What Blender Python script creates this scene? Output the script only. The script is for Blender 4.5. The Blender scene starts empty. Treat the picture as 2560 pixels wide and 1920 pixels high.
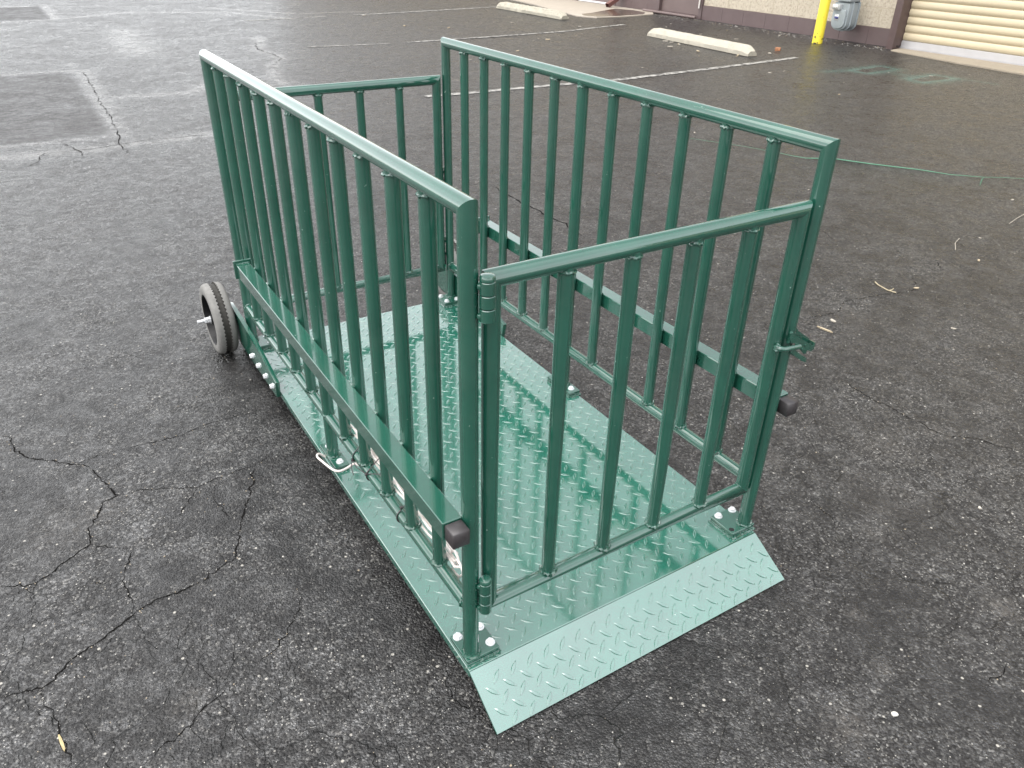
import bpy, bmesh, math, random
import numpy as np
from mathutils import Vector, Matrix

random.seed(7)
rng = np.random.default_rng(11)
C = bpy.context.scene.collection
PI = math.pi

# ------------------------------------------------------------------ dimensions (metres)
W, L, H = 0.912, 1.831, 1.082        # side panel spacing, length, top rail axis height
G = -0.102                           # ground level (0 = top of the base plates)
DECK = -0.018
X0, X1, Y0, Y1 = -0.0235, 0.9265, -0.034, 1.845
R_POST, R_PICK, R_RAIL = 0.0187, 0.0165, 0.0170

# ------------------------------------------------------------------ materials
def new_mat(name):
    m = bpy.data.materials.new(name); m.use_nodes = True
    nt = m.node_tree
    return m, nt, nt.nodes['Principled BSDF']

def nd(nt, typ, **kw):
    n = nt.nodes.new(typ)
    for k, v in kw.items():
        if k in n.inputs.keys(): n.inputs[k].default_value = v
        else: setattr(n, k, v)
    return n

def lk(nt, a, b): nt.links.new(a, b)

def math_n(nt, op, a, b=None, clamp=False):
    n = nt.nodes.new('ShaderNodeMath'); n.operation = op; n.use_clamp = clamp
    for i, v in enumerate((a, b)):
        if v is None: continue
        if isinstance(v, (int, float)): n.inputs[i].default_value = v
        else: lk(nt, v, n.inputs[i])
    return n.outputs[0]

def ramp(nt, src, stops, interp='LINEAR'):
    n = nt.nodes.new('ShaderNodeValToRGB'); n.color_ramp.interpolation = interp
    el = n.color_ramp.elements
    while len(el) < len(stops): el.new(0.5)
    for e, (p, c) in zip(el, stops):
        e.position = p
        e.color = (c, c, c, 1) if isinstance(c, (int, float)) else (*c, 1)
    lk(nt, src, n.inputs[0])
    return n.outputs[0]

def mixc(nt, fac, a, b, mode='MIX'):
    n = nt.nodes.new('ShaderNodeMix'); n.data_type = 'RGBA'; n.blend_type = mode
    for k, sock, v in ((0, n.inputs[0], fac), (1, n.inputs[6], a), (2, n.inputs[7], b)):
        if isinstance(v, (int, float)):
            sock.default_value = v if k == 0 else (v, v, v, 1)
        elif isinstance(v, tuple): sock.default_value = (*v, 1)
        else: lk(nt, v, sock)
    return n.outputs[2]

def pos(nt): return nt.nodes.new('ShaderNodeNewGeometry').outputs['Position']
def objc(nt): return nt.nodes.new('ShaderNodeTexCoord').outputs['Object']

def noise(nt, co, scale, detail=4, rough=0.55, dist=0.0):
    n = nd(nt, 'ShaderNodeTexNoise', Scale=scale, Detail=detail, Roughness=rough, Distortion=dist)
    lk(nt, co, n.inputs['Vector']); return n.outputs['Fac']

def voro(nt, co, scale, feature='F1', rnd=1.0):
    n = nt.nodes.new('ShaderNodeTexVoronoi'); n.feature = feature
    n.inputs['Scale'].default_value = scale; n.inputs['Randomness'].default_value = rnd
    lk(nt, co, n.inputs['Vector']); return n

def bump(nt, bsdf, height, strength=0.3, dist=0.01, prev=None):
    n = nd(nt, 'ShaderNodeBump', Strength=strength, Distance=dist)
    lk(nt, height, n.inputs['Height'])
    if prev is not None: lk(nt, prev, n.inputs['Normal'])
    if bsdf is not None: lk(nt, n.outputs[0], bsdf.inputs['Normal'])
    return n.outputs[0]

def simple(name, col, rough=0.5, metal=0.0, var=0.25, vscale=20, bstr=0.1, bscale=120, spec=0.5, ior=1.5):
    m, nt, b = new_mat(name)
    co = pos(nt)
    n = noise(nt, co, vscale, 5)
    c = mixc(nt, n, tuple(x * (1 - var) for x in col), tuple(min(1, x * (1 + var)) for x in col))
    lk(nt, c, b.inputs['Base Color'])
    lk(nt, ramp(nt, noise(nt, co, vscale * 1.7, 4), [(0.3, max(0.02, rough * 0.8)), (0.7, min(1, rough * 1.2))]), b.inputs['Roughness'])
    b.inputs['Metallic'].default_value = metal
    b.inputs['IOR'].default_value = ior
    b.inputs['Specular IOR Level'].default_value = spec
    bump(nt, b, noise(nt, co, bscale, 4), bstr, 0.002)
    return m

def paint_mat(name, base, rough, ior, coat_ior, coat=1.0):
    m, nt, b = new_mat(name)
    co = pos(nt)
    n = noise(nt, co, 7, 5)
    c = mixc(nt, ramp(nt, n, [(0.35, 0.0), (0.7, 1.0)]), tuple(x * 0.88 for x in base), tuple(x * 1.12 for x in base))
    # scuffs and chips in the coat, sparse
    ch = ramp(nt, noise(nt, co, 95, 4, 0.62), [(0.722, 0.0), (0.735, 1.0)])
    c = mixc(nt, ch, c, (0.32, 0.42, 0.37))
    # thin road dust in soft patches
    c = mixc(nt, math_n(nt, 'MULTIPLY', ramp(nt, noise(nt, co, 4.5, 6, 0.65), [(0.50, 0.0), (0.75, 1.0)]), 0.10), c, (0.16, 0.17, 0.15))
    lk(nt, c, b.inputs['Base Color'])
    b.inputs['IOR'].default_value = ior
    r = ramp(nt, noise(nt, co, 11, 5, 0.6), [(0.3, rough * 0.75), (0.72, rough * 1.35)])
    lk(nt, r, b.inputs['Roughness'])
    b.inputs['Coat Weight'].default_value = coat; b.inputs['Coat IOR'].default_value = coat_ior; b.inputs['Coat Roughness'].default_value = rough * 0.7
    h = math_n(nt, 'ADD', noise(nt, co, 55, 3), math_n(nt, 'MULTIPLY', noise(nt, co, 9, 2), 1.5))
    bump(nt, b, h, 0.06, 0.004)
    return m

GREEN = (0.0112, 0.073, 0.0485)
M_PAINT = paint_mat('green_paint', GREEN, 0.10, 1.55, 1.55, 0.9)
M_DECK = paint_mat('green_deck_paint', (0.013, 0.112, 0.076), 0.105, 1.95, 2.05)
M_ZINC = simple('white_zinc', (0.72, 0.73, 0.74), 0.32, 0.55, 0.08, 40, 0.1, 200)
M_BLACK = simple('black_plastic', (0.035, 0.031, 0.032), 0.42, 0, 0.3, 30, 0.25, 160)
M_RUBBER = simple('grey_rubber', (0.17, 0.165, 0.155), 0.75, 0, 0.30, 45, 0.5, 230)
M_GROOVE = simple('worn_groove_rubber', (0.028, 0.026, 0.022), 0.8, 0, 0.35, 60, 0.3, 200)
M_RIM = simple('black_rim', (0.004, 0.004, 0.0042), 0.45, 0, 0.3, 30, 0.2, 120, spec=0.25)
M_CABLE = simple('white_cable', (0.70, 0.64, 0.60), 0.42, 0, 0.12, 50, 0.05, 200)
M_HOLE = simple('dark_hole', (0.006, 0.007, 0.007), 0.8, 0, 0.2, 20, 0.0, 50)
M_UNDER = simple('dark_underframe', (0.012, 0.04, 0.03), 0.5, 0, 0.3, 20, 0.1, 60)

# ------------------------------------------------------------------ mesh helpers
def link_obj(name, bm, mat, parent=None, smooth=True, ang=38):
    me = bpy.data.meshes.new(name)
    bmesh.ops.recalc_face_normals(bm, faces=bm.faces)
    if smooth:
        lim = math.radians(ang)
        for e in bm.edges:
            if len(e.link_faces) != 2 or e.calc_face_angle(0.0) > lim: e.smooth = False
    bm.to_mesh(me); bm.free()
    for mt in (mat if isinstance(mat, (list, tuple)) else [mat]): me.materials.append(mt)
    if smooth:
        me.polygons.foreach_set('use_smooth', [True] * len(me.polygons))
    o = bpy.data.objects.new(name, me); C.objects.link(o)
    if parent is not None:
        o.parent = parent
        # parents are unrotated Empties or meshes whose data is written in world space about their own origin
        o.matrix_parent_inverse = Matrix.Translation(-parent_world(parent))
    return o

def parent_world(p):
    v = Vector((0, 0, 0))
    while p is not None:
        v += p.location + (p.matrix_parent_inverse.translation if p.parent else Vector((0, 0, 0)))
        p = p.parent
    return v

def empty(name, loc):
    o = bpy.data.objects.new(name, None); C.objects.link(o); o.location = loc
    o.empty_display_size = 0.1
    return o

def tag(o, label=None, cat=None, group=None, kind=None):
    if label: o['label'] = label
    if cat: o['category'] = cat
    if group: o['group'] = group
    if kind: o['kind'] = kind
    return o

def box(bm, x0, x1, y0, y1, z0, z1, bev=0.0, seg=2, mi=0):
    vs = [bm.verts.new((x, y, z)) for z in (z0, z1) for y in (y0, y1) for x in (x0, x1)]
    fs = [(0, 1, 3, 2), (4, 6, 7, 5), (0, 4, 5, 1), (2, 3, 7, 6), (0, 2, 6, 4), (1, 5, 7, 3)]
    faces = [bm.faces.new([vs[i] for i in f]) for f in fs]
    for f in faces: f.material_index = mi
    if bev > 0:
        edges = list({e for f in faces for e in f.edges})
        r = bmesh.ops.bevel(bm, geom=edges, offset=bev, segments=seg, affect='EDGES', profile=0.6)
        for f in r['faces']: f.material_index = mi

def frame_for(d):
    d = d.normalized()
    a = Vector((0, 0, 1)) if abs(d.z) < 0.9 else Vector((1, 0, 0))
    u = d.cross(a).normalized(); v = d.cross(u).normalized()
    return u, v

def polytube(bm, pts, r, seg=20, closed=False, caps=True, radii=None, mi=0):
    """tube along a polyline with true mitre joints at its corners"""
    pts = [Vector(p) for p in pts]; n = len(pts)
    dirs = [(pts[(i + 1) % n] - pts[i]).normalized() for i in range(n if closed else n - 1)]
    u, v = frame_for(dirs[-1] if closed else dirs[0])
    rings = []
    cur = [(u * math.cos(2 * PI * k / seg) + v * math.sin(2 * PI * k / seg)) for k in range(seg)]
    for i in range(n):
        rr = radii[i] if radii else r
        if closed: din, dout = dirs[i - 1], dirs[i]
        else:
            din = dirs[max(0, i - 1)]; dout = dirs[min(n - 2, i)]
        nrm = (din + dout)
        nrm = nrm.normalized() if nrm.length > 1e-6 else din
        # project the circle (perpendicular to din) along din onto the mitre plane
        ring = []
        base = []
        for c in cur:
            cp = (c - din * c.dot(din))
            cp = cp.normalized() * rr if cp.length > 1e-9 else c * rr
            t = -cp.dot(nrm) / max(0.2, din.dot(nrm))
            base.append(cp + din * t)
        ring = [bm.verts.new(pts[i] + b) for b in base]
        rings.append(ring)
        # rotate reference circle to the outgoing direction
        q = din.rotation_difference(dout)
        cur = [q @ (c - din * c.dot(din)).normalized() for c in cur]
    m = n if closed else n - 1
    for i in range(m):
        a, b = rings[i], rings[(i + 1) % n]
        off = 0
        if closed and i == n - 1:
            off = min(range(seg), key=lambda o: sum((a[k].co - b[(k + o) % seg].co).length for k in range(0, seg, 5)))
        for k in range(seg):
            f = bm.faces.new((a[k], a[(k + 1) % seg], b[(k + 1 + off) % seg], b[(k + off) % seg])); f.material_index = mi
    for i in range(n):     # a hard line at every real mitre, so long straight runs keep true cylinder normals
        if (closed or 0 < i < n - 1) and dirs[i - 1].angle(dirs[i]) > 0.9:
            for k in range(seg):
                e = bm.edges.get((rings[i][k], rings[i][(k + 1) % seg]))
                if e: e.smooth = False
    if caps and not closed:
        for rg in (rings[0], rings[-1]):
            f = bm.faces.new(rg); f.material_index = mi

def lathe(bm, prof, axis_pt, axis='x', seg=48, close=True, mi=0, mids=None):
    """prof: list of (along, radius)"""
    rings = []
    for (a, r) in prof:
        ring = []
        for k in range(seg):
            t = 2 * PI * k / seg
            c, s = r * math.cos(t), r * math.sin(t)
            p = {'x': (a, c, s), 'y': (c, a, s), 'z': (c, s, a)}[axis]
            ring.append(bm.verts.new(Vector(axis_pt) + Vector(p)))
        rings.append(ring)
    for i in range(len(rings) - 1):
        for k in range(seg):
            f = bm.faces.new((rings[i][k], rings[i][(k + 1) % seg], rings[i + 1][(k + 1) % seg], rings[i + 1][k]))
            f.material_index = mids[i] if mids else mi
    if close:
        for rg in (rings[0], rings[-1]):
            if len(rg) > 2:
                f = bm.faces.new(rg); f.material_index = mi
    return rings

def extrude_poly(bm, pts, axis, d0, d1, bev=0.0, mi=0):
    """pts: 2-D outline in the two other axes, extruded along axis from d0 to d1"""
    def P(p, d):
        return {'x': (d, p[0], p[1]), 'y': (p[0], d, p[1]), 'z': (p[0], p[1], d)}[axis]
    a = [bm.verts.new(P(p, d0)) for p in pts]; b = [bm.verts.new(P(p, d1)) for p in pts]
    n = len(pts); fs = [bm.faces.new(a), bm.faces.new(b)]
    for i in range(n): fs.append(bm.faces.new((a[i], a[(i + 1) % n], b[(i + 1) % n], b[i])))
    for f in fs: f.material_index = mi
    if bev > 0:
        es = list({e for f in fs[:2] for e in f.edges})
        bmesh.ops.bevel(bm, geom=es, offset=bev, segments=2, affect='EDGES', profile=0.6)

def weld_ring(bm, c, r, axis, rw=0.003, seg=30, jit=0.9):
    """lumpy weld bead round a tube"""
    c = Vector(c); ax = Vector(axis).normalized(); u, v = frame_for(ax)
    rings = []
    for k in range(seg):
        t = 2 * PI * k / seg
        d = u * math.cos(t) + v * math.sin(t)
        q = rw * (1 + jit * (random.random() - 0.4)); o = ax * rw * (random.random() - 0.5) * 1.2
        ring = []
        for j in range(6):
            s = 2 * PI * j / 6
            ring.append(bm.verts.new(c + o + d * (r + q * math.cos(s) * 0.9) + ax * q * math.sin(s)))
        rings.append(ring)
    for k in range(seg):
        a, b = rings[k], rings[(k + 1) % seg]
        for j in range(6):
            bm.faces.new((a[j], a[(j + 1) % 6], b[(j + 1) % 6], b[j]))

def weld_line(bm, p0, p1, rw=0.003, jit=0.8):
    p0, p1 = Vector(p0), Vector(p1); n = max(4, int((p1 - p0).length / 0.004))
    pts, rad = [], []
    for i in range(n + 1):
        t = i / n
        pts.append(p0.lerp(p1, t) + Vector((random.uniform(-1, 1), random.uniform(-1, 1), random.uniform(-1, 1))) * rw * 0.25)
        rad.append(rw * (1 + jit * (random.random() - 0.45)))
    polytube(bm, pts, rw, 6, radii=rad)

def lug_field(bm, place, u0, u1, v0, v1, skip=None, phase=(0.126, 0.0357), sc=1.0, HTV=0.0028, soft=False):
    cross = ((-1, -0.12), (-0.86, 0.34), (-0.6, 0.74), (0, 1.0), (0.6, 0.74), (0.86, 0.34), (1, -0.12)) if soft else ((-1, -0.15), (-0.84, 0.82), (-0.74, 0.96), (0, 1.0), (0.74, 0.96), (0.84, 0.82), (1, -0.15))
    """raised tread lugs; place(u, v, h) -> world point"""
    PU, PV, LEN, WID, HT = 0.0475, 0.0495, 0.038 * sc, 0.0106 * sc, HTV
    for kind in (0, 1):
        a = math.radians(-45 if kind == 0 else 48)
        ou, ov = (phase[0], phase[1]) if kind == 0 else (phase[0] - 0.0237, phase[1] + 0.0252)
        ca, sa = math.cos(a), math.sin(a)
        i0, i1 = math.floor((u0 - ou) / PU), math.ceil((u1 - ou) / PU)
        j0, j1 = math.floor((v0 - ov) / PV), math.ceil((v1 - ov) / PV)
        for i in range(i0, i1 + 1):
            for j in range(j0, j1 + 1):
                cu, cv = ou + i * PU, ov + j * PV
                if not (u0 + 0.012 < cu < u1 - 0.012 and v0 + 0.012 < cv < v1 - 0.012): continue
                if skip and skip(cu, cv): continue
                rows = []
                for s in (-1, -0.8, -0.45, 0, 0.45, 0.8, 1):
                    wd = WID / 2 * max(0.06, (1 - abs(s) ** 1.8)); ht = HT * (1 - 0.85 * abs(s) ** 6)
                    row = []
                    for q, hh in cross:
                        du, dv = s * LEN / 2, q * wd
                        uu, vv = cu + du * ca - dv * sa, cv + du * sa + dv * ca
                        uu = min(max(uu, u0 + 0.0005), u1 - 0.0005); vv = min(max(vv, v0 + 0.0005), v1 - 0.0005)
                        row.append(bm.verts.new(place(uu, vv, ht * hh)))
                    rows.append(row)
                for r0, r1 in zip(rows, rows[1:]):
                    for k in range(6): bm.faces.new((r0[k], r0[k + 1], r1[k + 1], r1[k]))

def hexbolt(bm, c, r=0.0092, h=0.0075, axis='z', sgn=1, washer=True):
    c = Vector(c)
    def ring(rad, a, seg, rot=0.3):
        out = []
        for k in range(seg):
            t = 2 * PI * k / seg + rot
            p = {'z': (rad * math.cos(t), rad * math.sin(t), a * sgn), 'x': (a * sgn, rad * math.cos(t), rad * math.sin(t)),
                 'y': (rad * math.cos(t), a * sgn, rad * math.sin(t))}[axis]
            out.append(bm.verts.new(c + Vector(p)))
        return out
    def stack(rs):
        for a, b in zip(rs, rs[1:]):
            n = len(a)
            for k in range(n): bm.faces.new((a[k], a[(k + 1) % n], b[(k + 1) % n], b[k]))
        bm.faces.new(rs[-1])
    w = 0.0
    if washer:
        w = 0.0018
        stack([ring(r * 1.28, 0, 20), ring(r * 1.28, w, 20)])
    stack([ring(r, w, 6), ring(r, w + h * 0.8, 6), ring(r * 0.82, w + h, 6)])

# ------------------------------------------------------------------ LIVESTOCK SCALE
scale = empty('livestock_scale', (W / 2, L / 2, G))
tag(scale, 'green painted livestock scale with barred side panels, hinged gate and tread plate deck', 'livestock scale')

def part(name, bm, mat, parent=scale, **kw): return link_obj(name, bm, mat, parent, **kw)

# deck: tread plate with lugs
bm = bmesh.new()
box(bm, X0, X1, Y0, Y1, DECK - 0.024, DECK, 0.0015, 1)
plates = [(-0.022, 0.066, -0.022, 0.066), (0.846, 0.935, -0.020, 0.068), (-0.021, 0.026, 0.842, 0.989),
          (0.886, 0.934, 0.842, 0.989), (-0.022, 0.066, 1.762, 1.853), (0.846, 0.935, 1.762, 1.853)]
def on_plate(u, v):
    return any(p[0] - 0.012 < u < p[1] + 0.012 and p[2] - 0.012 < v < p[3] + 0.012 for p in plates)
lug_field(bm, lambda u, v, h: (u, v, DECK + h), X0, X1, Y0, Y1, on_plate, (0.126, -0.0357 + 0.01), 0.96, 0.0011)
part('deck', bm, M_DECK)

# front ramp (tread plate bent down to the ground) and the mirrored ramp at the rear
def ramp_bm(y_top, y_tip, first_phase):
    bm = bmesh.new()
    sl = math.hypot(y_tip - y_top, G + 0.010 - DECK)
    dirv = Vector((0, (y_tip - y_top) / sl, (G + 0.010 - DECK) / sl))
    nrm = Vector((0, -dirv.z, dirv.y)) if y_tip > y_top else Vector((0, dirv.z, -dirv.y))
    if nrm.z < 0: nrm = -nrm
    def P(u, v, h): return Vector((u, y_top, DECK - 0.0022)) + dirv * (v + 0.0012) + nrm * h
    xa, xb = X0, X1
    q = [P(xa, 0, 0), P(xb, 0, 0), P(xb, sl, 0), P(xa, sl, 0)]
    lo = [P(xa, 0.0, -0.006), P(xb, 0.0, -0.006), P(xb, sl, -0.006), P(xa, sl, -0.006)]
    a = [bm.verts.new(p) for p in q]; b = [bm.verts.new(p) for p in lo]
    bm.faces.new(a); bm.faces.new(b)
    for i in range(4): bm.faces.new((a[i], a[(i + 1) % 4], b[(i + 1) % 4], b[i]))
    lug_field(bm, lambda u, v, h: P(u, v, h), xa, xb, 0.0, sl, None, first_phase)
    return bm
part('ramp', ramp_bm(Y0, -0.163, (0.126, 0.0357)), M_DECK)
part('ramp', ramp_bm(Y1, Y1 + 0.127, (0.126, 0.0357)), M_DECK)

# under frame and feet
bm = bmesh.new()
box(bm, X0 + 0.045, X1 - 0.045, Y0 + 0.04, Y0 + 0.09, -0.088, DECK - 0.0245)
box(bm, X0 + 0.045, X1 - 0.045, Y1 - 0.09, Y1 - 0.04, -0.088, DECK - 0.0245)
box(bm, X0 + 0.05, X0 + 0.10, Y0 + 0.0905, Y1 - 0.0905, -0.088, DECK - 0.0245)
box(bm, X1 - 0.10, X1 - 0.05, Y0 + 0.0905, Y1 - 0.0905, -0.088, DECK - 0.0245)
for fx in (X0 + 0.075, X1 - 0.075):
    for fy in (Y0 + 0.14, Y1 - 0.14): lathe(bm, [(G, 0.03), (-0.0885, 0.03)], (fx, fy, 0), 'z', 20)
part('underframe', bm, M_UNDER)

# base plates with bolts
bolts = [[(0.053, 0.0), (-0.007, 0.054), (0.054, 0.054)], [(0.866, 0.057), (0.921, 0.056)],
         [(0.003, 0.866), (0.003, 0.966)], [(0.910, 0.866), (0.910, 0.966)],
         [(-0.006, 1.777), (0.053, 1.777), (0.053, 1.838)], [(0.864, 1.838), (0.864, 1.779), (0.915, 1.779)]]
PL_C = []
for (a, b, c, d), bs in zip(plates, bolts):
    bm = bmesh.new()
    box(bm, a, b, c, d, -0.0085, 0.0, 0.0012, 1)
    box(bm, a + 0.0015, b - 0.0015, c + 0.0015, d - 0.0015, -0.0125, -0.0086)
    box(bm, a, b, c, d, DECK + 0.0003, -0.0126, 0.001, 1)
    weld_line(bm, (a, c - 0.002, DECK + 0.001), (b, c - 0.002, DECK + 0.001), 0.0042)
    xe = a - 0.001 if a > 0.4 else b + 0.001
    weld_line(bm, (xe, c, DECK + 0.001), (xe, d, DECK + 0.001), 0.0036)
    bp_o = part('base_plate', bm, M_PAINT, ang=18)
    PL_C.append(bp_o)
    for (x, y) in bs:
        bm = bmesh.new(); hexbolt(bm, (x, y, 0.0))
        part('bolt', bm, M_ZINC, bp_o)
bm = bmesh.new(); lathe(bm, [(0.0002, 0.0075), (0.0006, 0.0075)], (0.857, -0.005, 0), 'z', 18)
part('bolt_hole', bm, M_HOLE, PL_C[1])

# side panels
def side_panel(x):
    bm = bmesh.new()
    polytube(bm, [(x, 0, 0.0), (x, 0, H), (x, L, H), (x, L, 0.0)], R_POST, 28)
    polytube(bm, [(x, 0.008, 0.150), (x, L - 0.008, 0.150)], R_RAIL, 20)
    for y in (0, L): weld_ring(bm, (x, y, 0.0015), R_POST + 0.001, (0, 0, 1), 0.0042)
    for y in (0.020, L - 0.020): weld_ring(bm, (x, y, 0.150), R_RAIL + 0.0005, (0, 1, 0), 0.0028)
    for i in range(1, 12): weld_ring(bm, (x, L * i / 12, H - R_POST - 0.0005), R_PICK, (0, 0, 1), 0.0034, 30, 1.2)
    p = part('side_panel', bm, M_PAINT)
    for i in range(1, 12):
        y = L * i / 12
        bm = bmesh.new()
        if i == 6:
            polytube(bm, [(x, y, 0.0), (x, y, H - 0.006)], R_POST, 24)
            weld_ring(bm, (x, y, 0.0015), R_POST + 0.001, (0, 0, 1), 0.004)
            weld_ring(bm, (x, y, 0.150 + R_RAIL * 0.6), R_POST, (0, 0, 1), 0.0026)
            part('centre_post', bm, M_PAINT, p)
        else:
            polytube(bm, [(x, y, 0.152), (x, y, H - 0.006)], R_PICK, 24)
            weld_ring(bm, (x, y, 0.150 + R_RAIL * 0.96), R_PICK + 0.0008, (0, 0, 1), 0.0045, 30, 1.3)
            part('picket', bm, M_PAINT, p)
    return p
side_panel(0.0)
side_panel(W)

# square carrying tubes on the outside of the panels
def side_tube(sgn, xp):
    xi = xp + sgn * 0.0175; xo = xi + sgn * 0.047
    za, zb = 0.378, 0.425
    bm = bmesh.new()
    box(bm, min(xi, xo), max(xi, xo), 0.0, 1.600, za, zb, 0.0018, 1)
    for i in range(0, 11):
        y = L * i / 12 if i else 0.004
        weld_line(bm, (xi - sgn * 0.001, y - 0.007, zb + 0.0005), (xi - sgn * 0.001, y + 0.007, zb + 0.0005), 0.0036)
    t = part('carrying_tube', bm, M_PAINT, ang=18)
    bm = bmesh.new()
    e = 0.0035
    box(bm, min(xi, xo) + e, max(xi, xo) - e, -0.040, -0.0005, za + e, zb - e, 0.0025, 1)
    part('end_cap', bm, M_BLACK, t, ang=18)
    bm = bmesh.new()
    box(bm, min(xi, xo) - 0.008, max(xi, xo) + 0.008, 1.6005, 1.609, za - 0.010, zb + 0.012, 0.002, 1)
    weld_line(bm, (xi, 1.599, zb), (xo, 1.599, zb), 0.003)
    part('end_flange', bm, M_PAINT, t, ang=18)
side_tube(-1, 0.0)
side_tube(1, W)

# gates
def hinge(parent, x, y, z0, z1, r=0.0145):
    bm = bmesh.new(); n = 3; h = (z1 - z0) / 3
    for k in range(3):
        a, b = z0 + k * h + 0.0006, z0 + (k + 1) * h - 0.0006
        lathe(bm, [(a, r - 0.0012), (a + 0.0012, r), (b - 0.0012, r), (b, r - 0.0012)], (x, y, 0), 'z', 24)
    lathe(bm, [(z1 + 0.0003, r * 0.97), (z1 + 0.006, r), (z1 + 0.010, r * 0.86), (z1 + 0.0118, r * 0.45)], (x, y, 0), 'z', 24)
    sy = 1 if y < L / 2 else -1
    for zz in (z0 + 0.4 * h, z0 + 2.6 * h):
        for dx in (-0.0125, 0.0125):
            c = Vector((x + dx, y + sy * 0.005, zz))
            lathe(bm, [(-0.006, 0.001), (-0.0045, 0.005), (0, 0.0066), (0.0045, 0.005), (0.006, 0.001)], c, 'z', 10)
    return part('hinge', bm, M_PAINT, parent)

def latch(parent, y, sy):
    """fork latch on the right hand post; sy is the outward direction"""
    bm = bmesh.new()
    def pl(pts, a, b): extrude_poly(bm, pts, 'y', y + sy * a, y + sy * b, 0.0005)
    front = [(0.886, 0.624), (0.889, 0.641), (0.897, 0.6345), (0.924, 0.617), (0.952, 0.600), (0.978, 0.584), (0.990, 0.579), (0.991, 0.566), (0.984, 0.563),
             (0.966, 0.571), (0.964, 0.562), (0.957, 0.562), (0.940, 0.578), (0.923, 0.590), (0.910, 0.606), (0.895, 0.609)]
    pl(front, 0.0265, 0.0300)
    back = [(0.905, 0.625), (0.918, 0.6545), (0.9225, 0.6545), (0.928, 0.636), (0.938, 0.624), (0.960, 0.610), (0.990, 0.5905), (0.991, 0.572), (0.966, 0.582), (0.940, 0.592), (0.915, 0.610)]
    pl(back, 0.0085, 0.0118)
    pl([(0.9895, 0.566), (0.9935, 0.567), (0.9935, 0.586), (0.9895, 0.587)], 0.0085, 0.0300)
    low = [(0.902, 0.582), (0.915, 0.586), (0.940, 0.567), (0.968, 0.547), (0.977, 0.534), (0.968, 0.535), (0.930, 0.560)]
    pl(low, 0.0265, 0.0298)
    pl(low, 0.0085, 0.0116)
    pl([(0.9655, 0.536), (0.9765, 0.533), (0.9780, 0.542), (0.9700, 0.548)], 0.0117, 0.0264)
    # welds to the post and pivots
    weld_line(bm, (0.889, y + sy * 0.028, 0.64), (0.8895, y + sy * 0.024, 0.61), 0.0036)
    for c, r in (((0.953, 0.589), 0.0036), ((0.945, 0.580), 0.0036)):
        lathe(bm, sorted([(sy * 0.0301, r), (sy * 0.0318, r), (sy * 0.0322, r * 0.6)]), (c[0], y, c[1]), 'y', 14)
    part('latch', bm, M_PAINT, parent)
    bm = bmesh.new()
    polytube(bm, [(0.852, y + sy * 0.0185, 0.605), (0.856, y + sy * 0.030, 0.604), (0.866, y + sy * 0.0345, 0.602), (0.925, y + sy * 0.0345, 0.594)], 0.0068, 14)
    weld_ring(bm, (0.855, y + sy * 0.022, 0.6045), 0.0065, (0.2, sy, 0), 0.0042, 22)
    part('latch_rod', bm, M_PAINT, parent)

def gate(y, sy):
    zt, zb, xa, xb = 0.9465, 0.1450, 0.0475, 0.8665
    bm = bmesh.new()
    polytube(bm, [(xa, y, zb), (xa, y, zt), (xb, y, zt), (xb, y, zb)], R_POST * 0.97, 26, closed=True)
    xs = [xa + (xb - xa) * k / 5 for k in range(1, 5)]
    for x in xs: weld_ring(bm, (x, y, zt - R_POST), R_PICK, (0, 0, 1), 0.0030, 30, 1.2)
    for x, sx in ((xa, 1), (xb, -1)):
        weld_line(bm, (x + sx * 0.0165, y - 0.012, zb + 0.0175), (x + sx * 0.0165, y + 0.012, zb + 0.0175), 0.0026)
    g = part('gate', bm, M_PAINT)
    for x in xs:
        bm = bmesh.new()
        polytube(bm, [(x, y, zb + 0.003), (x, y, zt - 0.004)], R_PICK * 0.99, 24)
        weld_ring(bm, (x, y, zb + R_POST * 0.95), R_PICK + 0.0008, (0, 0, 1), 0.0042, 30, 1.3)
        part('picket', bm, M_PAINT, g)
    if sy < 0:
        hinge(g, 0.0240, y + sy * 0.0275, 0.879, 0.957)
        hinge(g, 0.0225, y + sy * 0.0275, 0.151, 0.240)
        latch(g, y, sy)
    else:
        hinge(g, W - 0.0240, y + sy * 0.0275, 0.50, 0.58)
        hinge(g, W - 0.0240, y + sy * 0.0275, 0.19, 0.27)
gate(0.0, -1)
gate(L, 1)

# wheels and their arms
def wheel_arm(sgn, xe):
    bm = bmesh.new()
    prof = [(1.400, -0.032), (1.385, 0.036), (1.52, 0.064), (1.663, 0.089), (1.827, 0.103), (1.93, 0.110), (1.99, 0.110), (2.03, 0.098),
            (2.056, 0.070), (2.060, 0.040), (2.047, 0.010), (2.015, -0.012), (1.96, -0.022), (1.88, -0.030), (1.78, -0.034)]
    xi, xo = xe + sgn * 0.0015, xe + sgn * 0.0175
    extrude_poly(bm, prof, 'x', xi, xo, 0.002)
    box(bm, min(xe - sgn * 0.01, xi), max(xe - sgn * 0.01, xi), 1.42, 1.78, -0.046, -0.0425)
    a = part('wheel_arm', bm, M_PAINT, ang=18)
    for y in (1.691, 1.601, 1.509, 1.425):
        bm = bmesh.new(); hexbolt(bm, (xo, y, 0.004), 0.0095, 0.011, 'x', sgn)
        part('bolt', bm, M_ZINC, a)
    return xo

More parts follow.
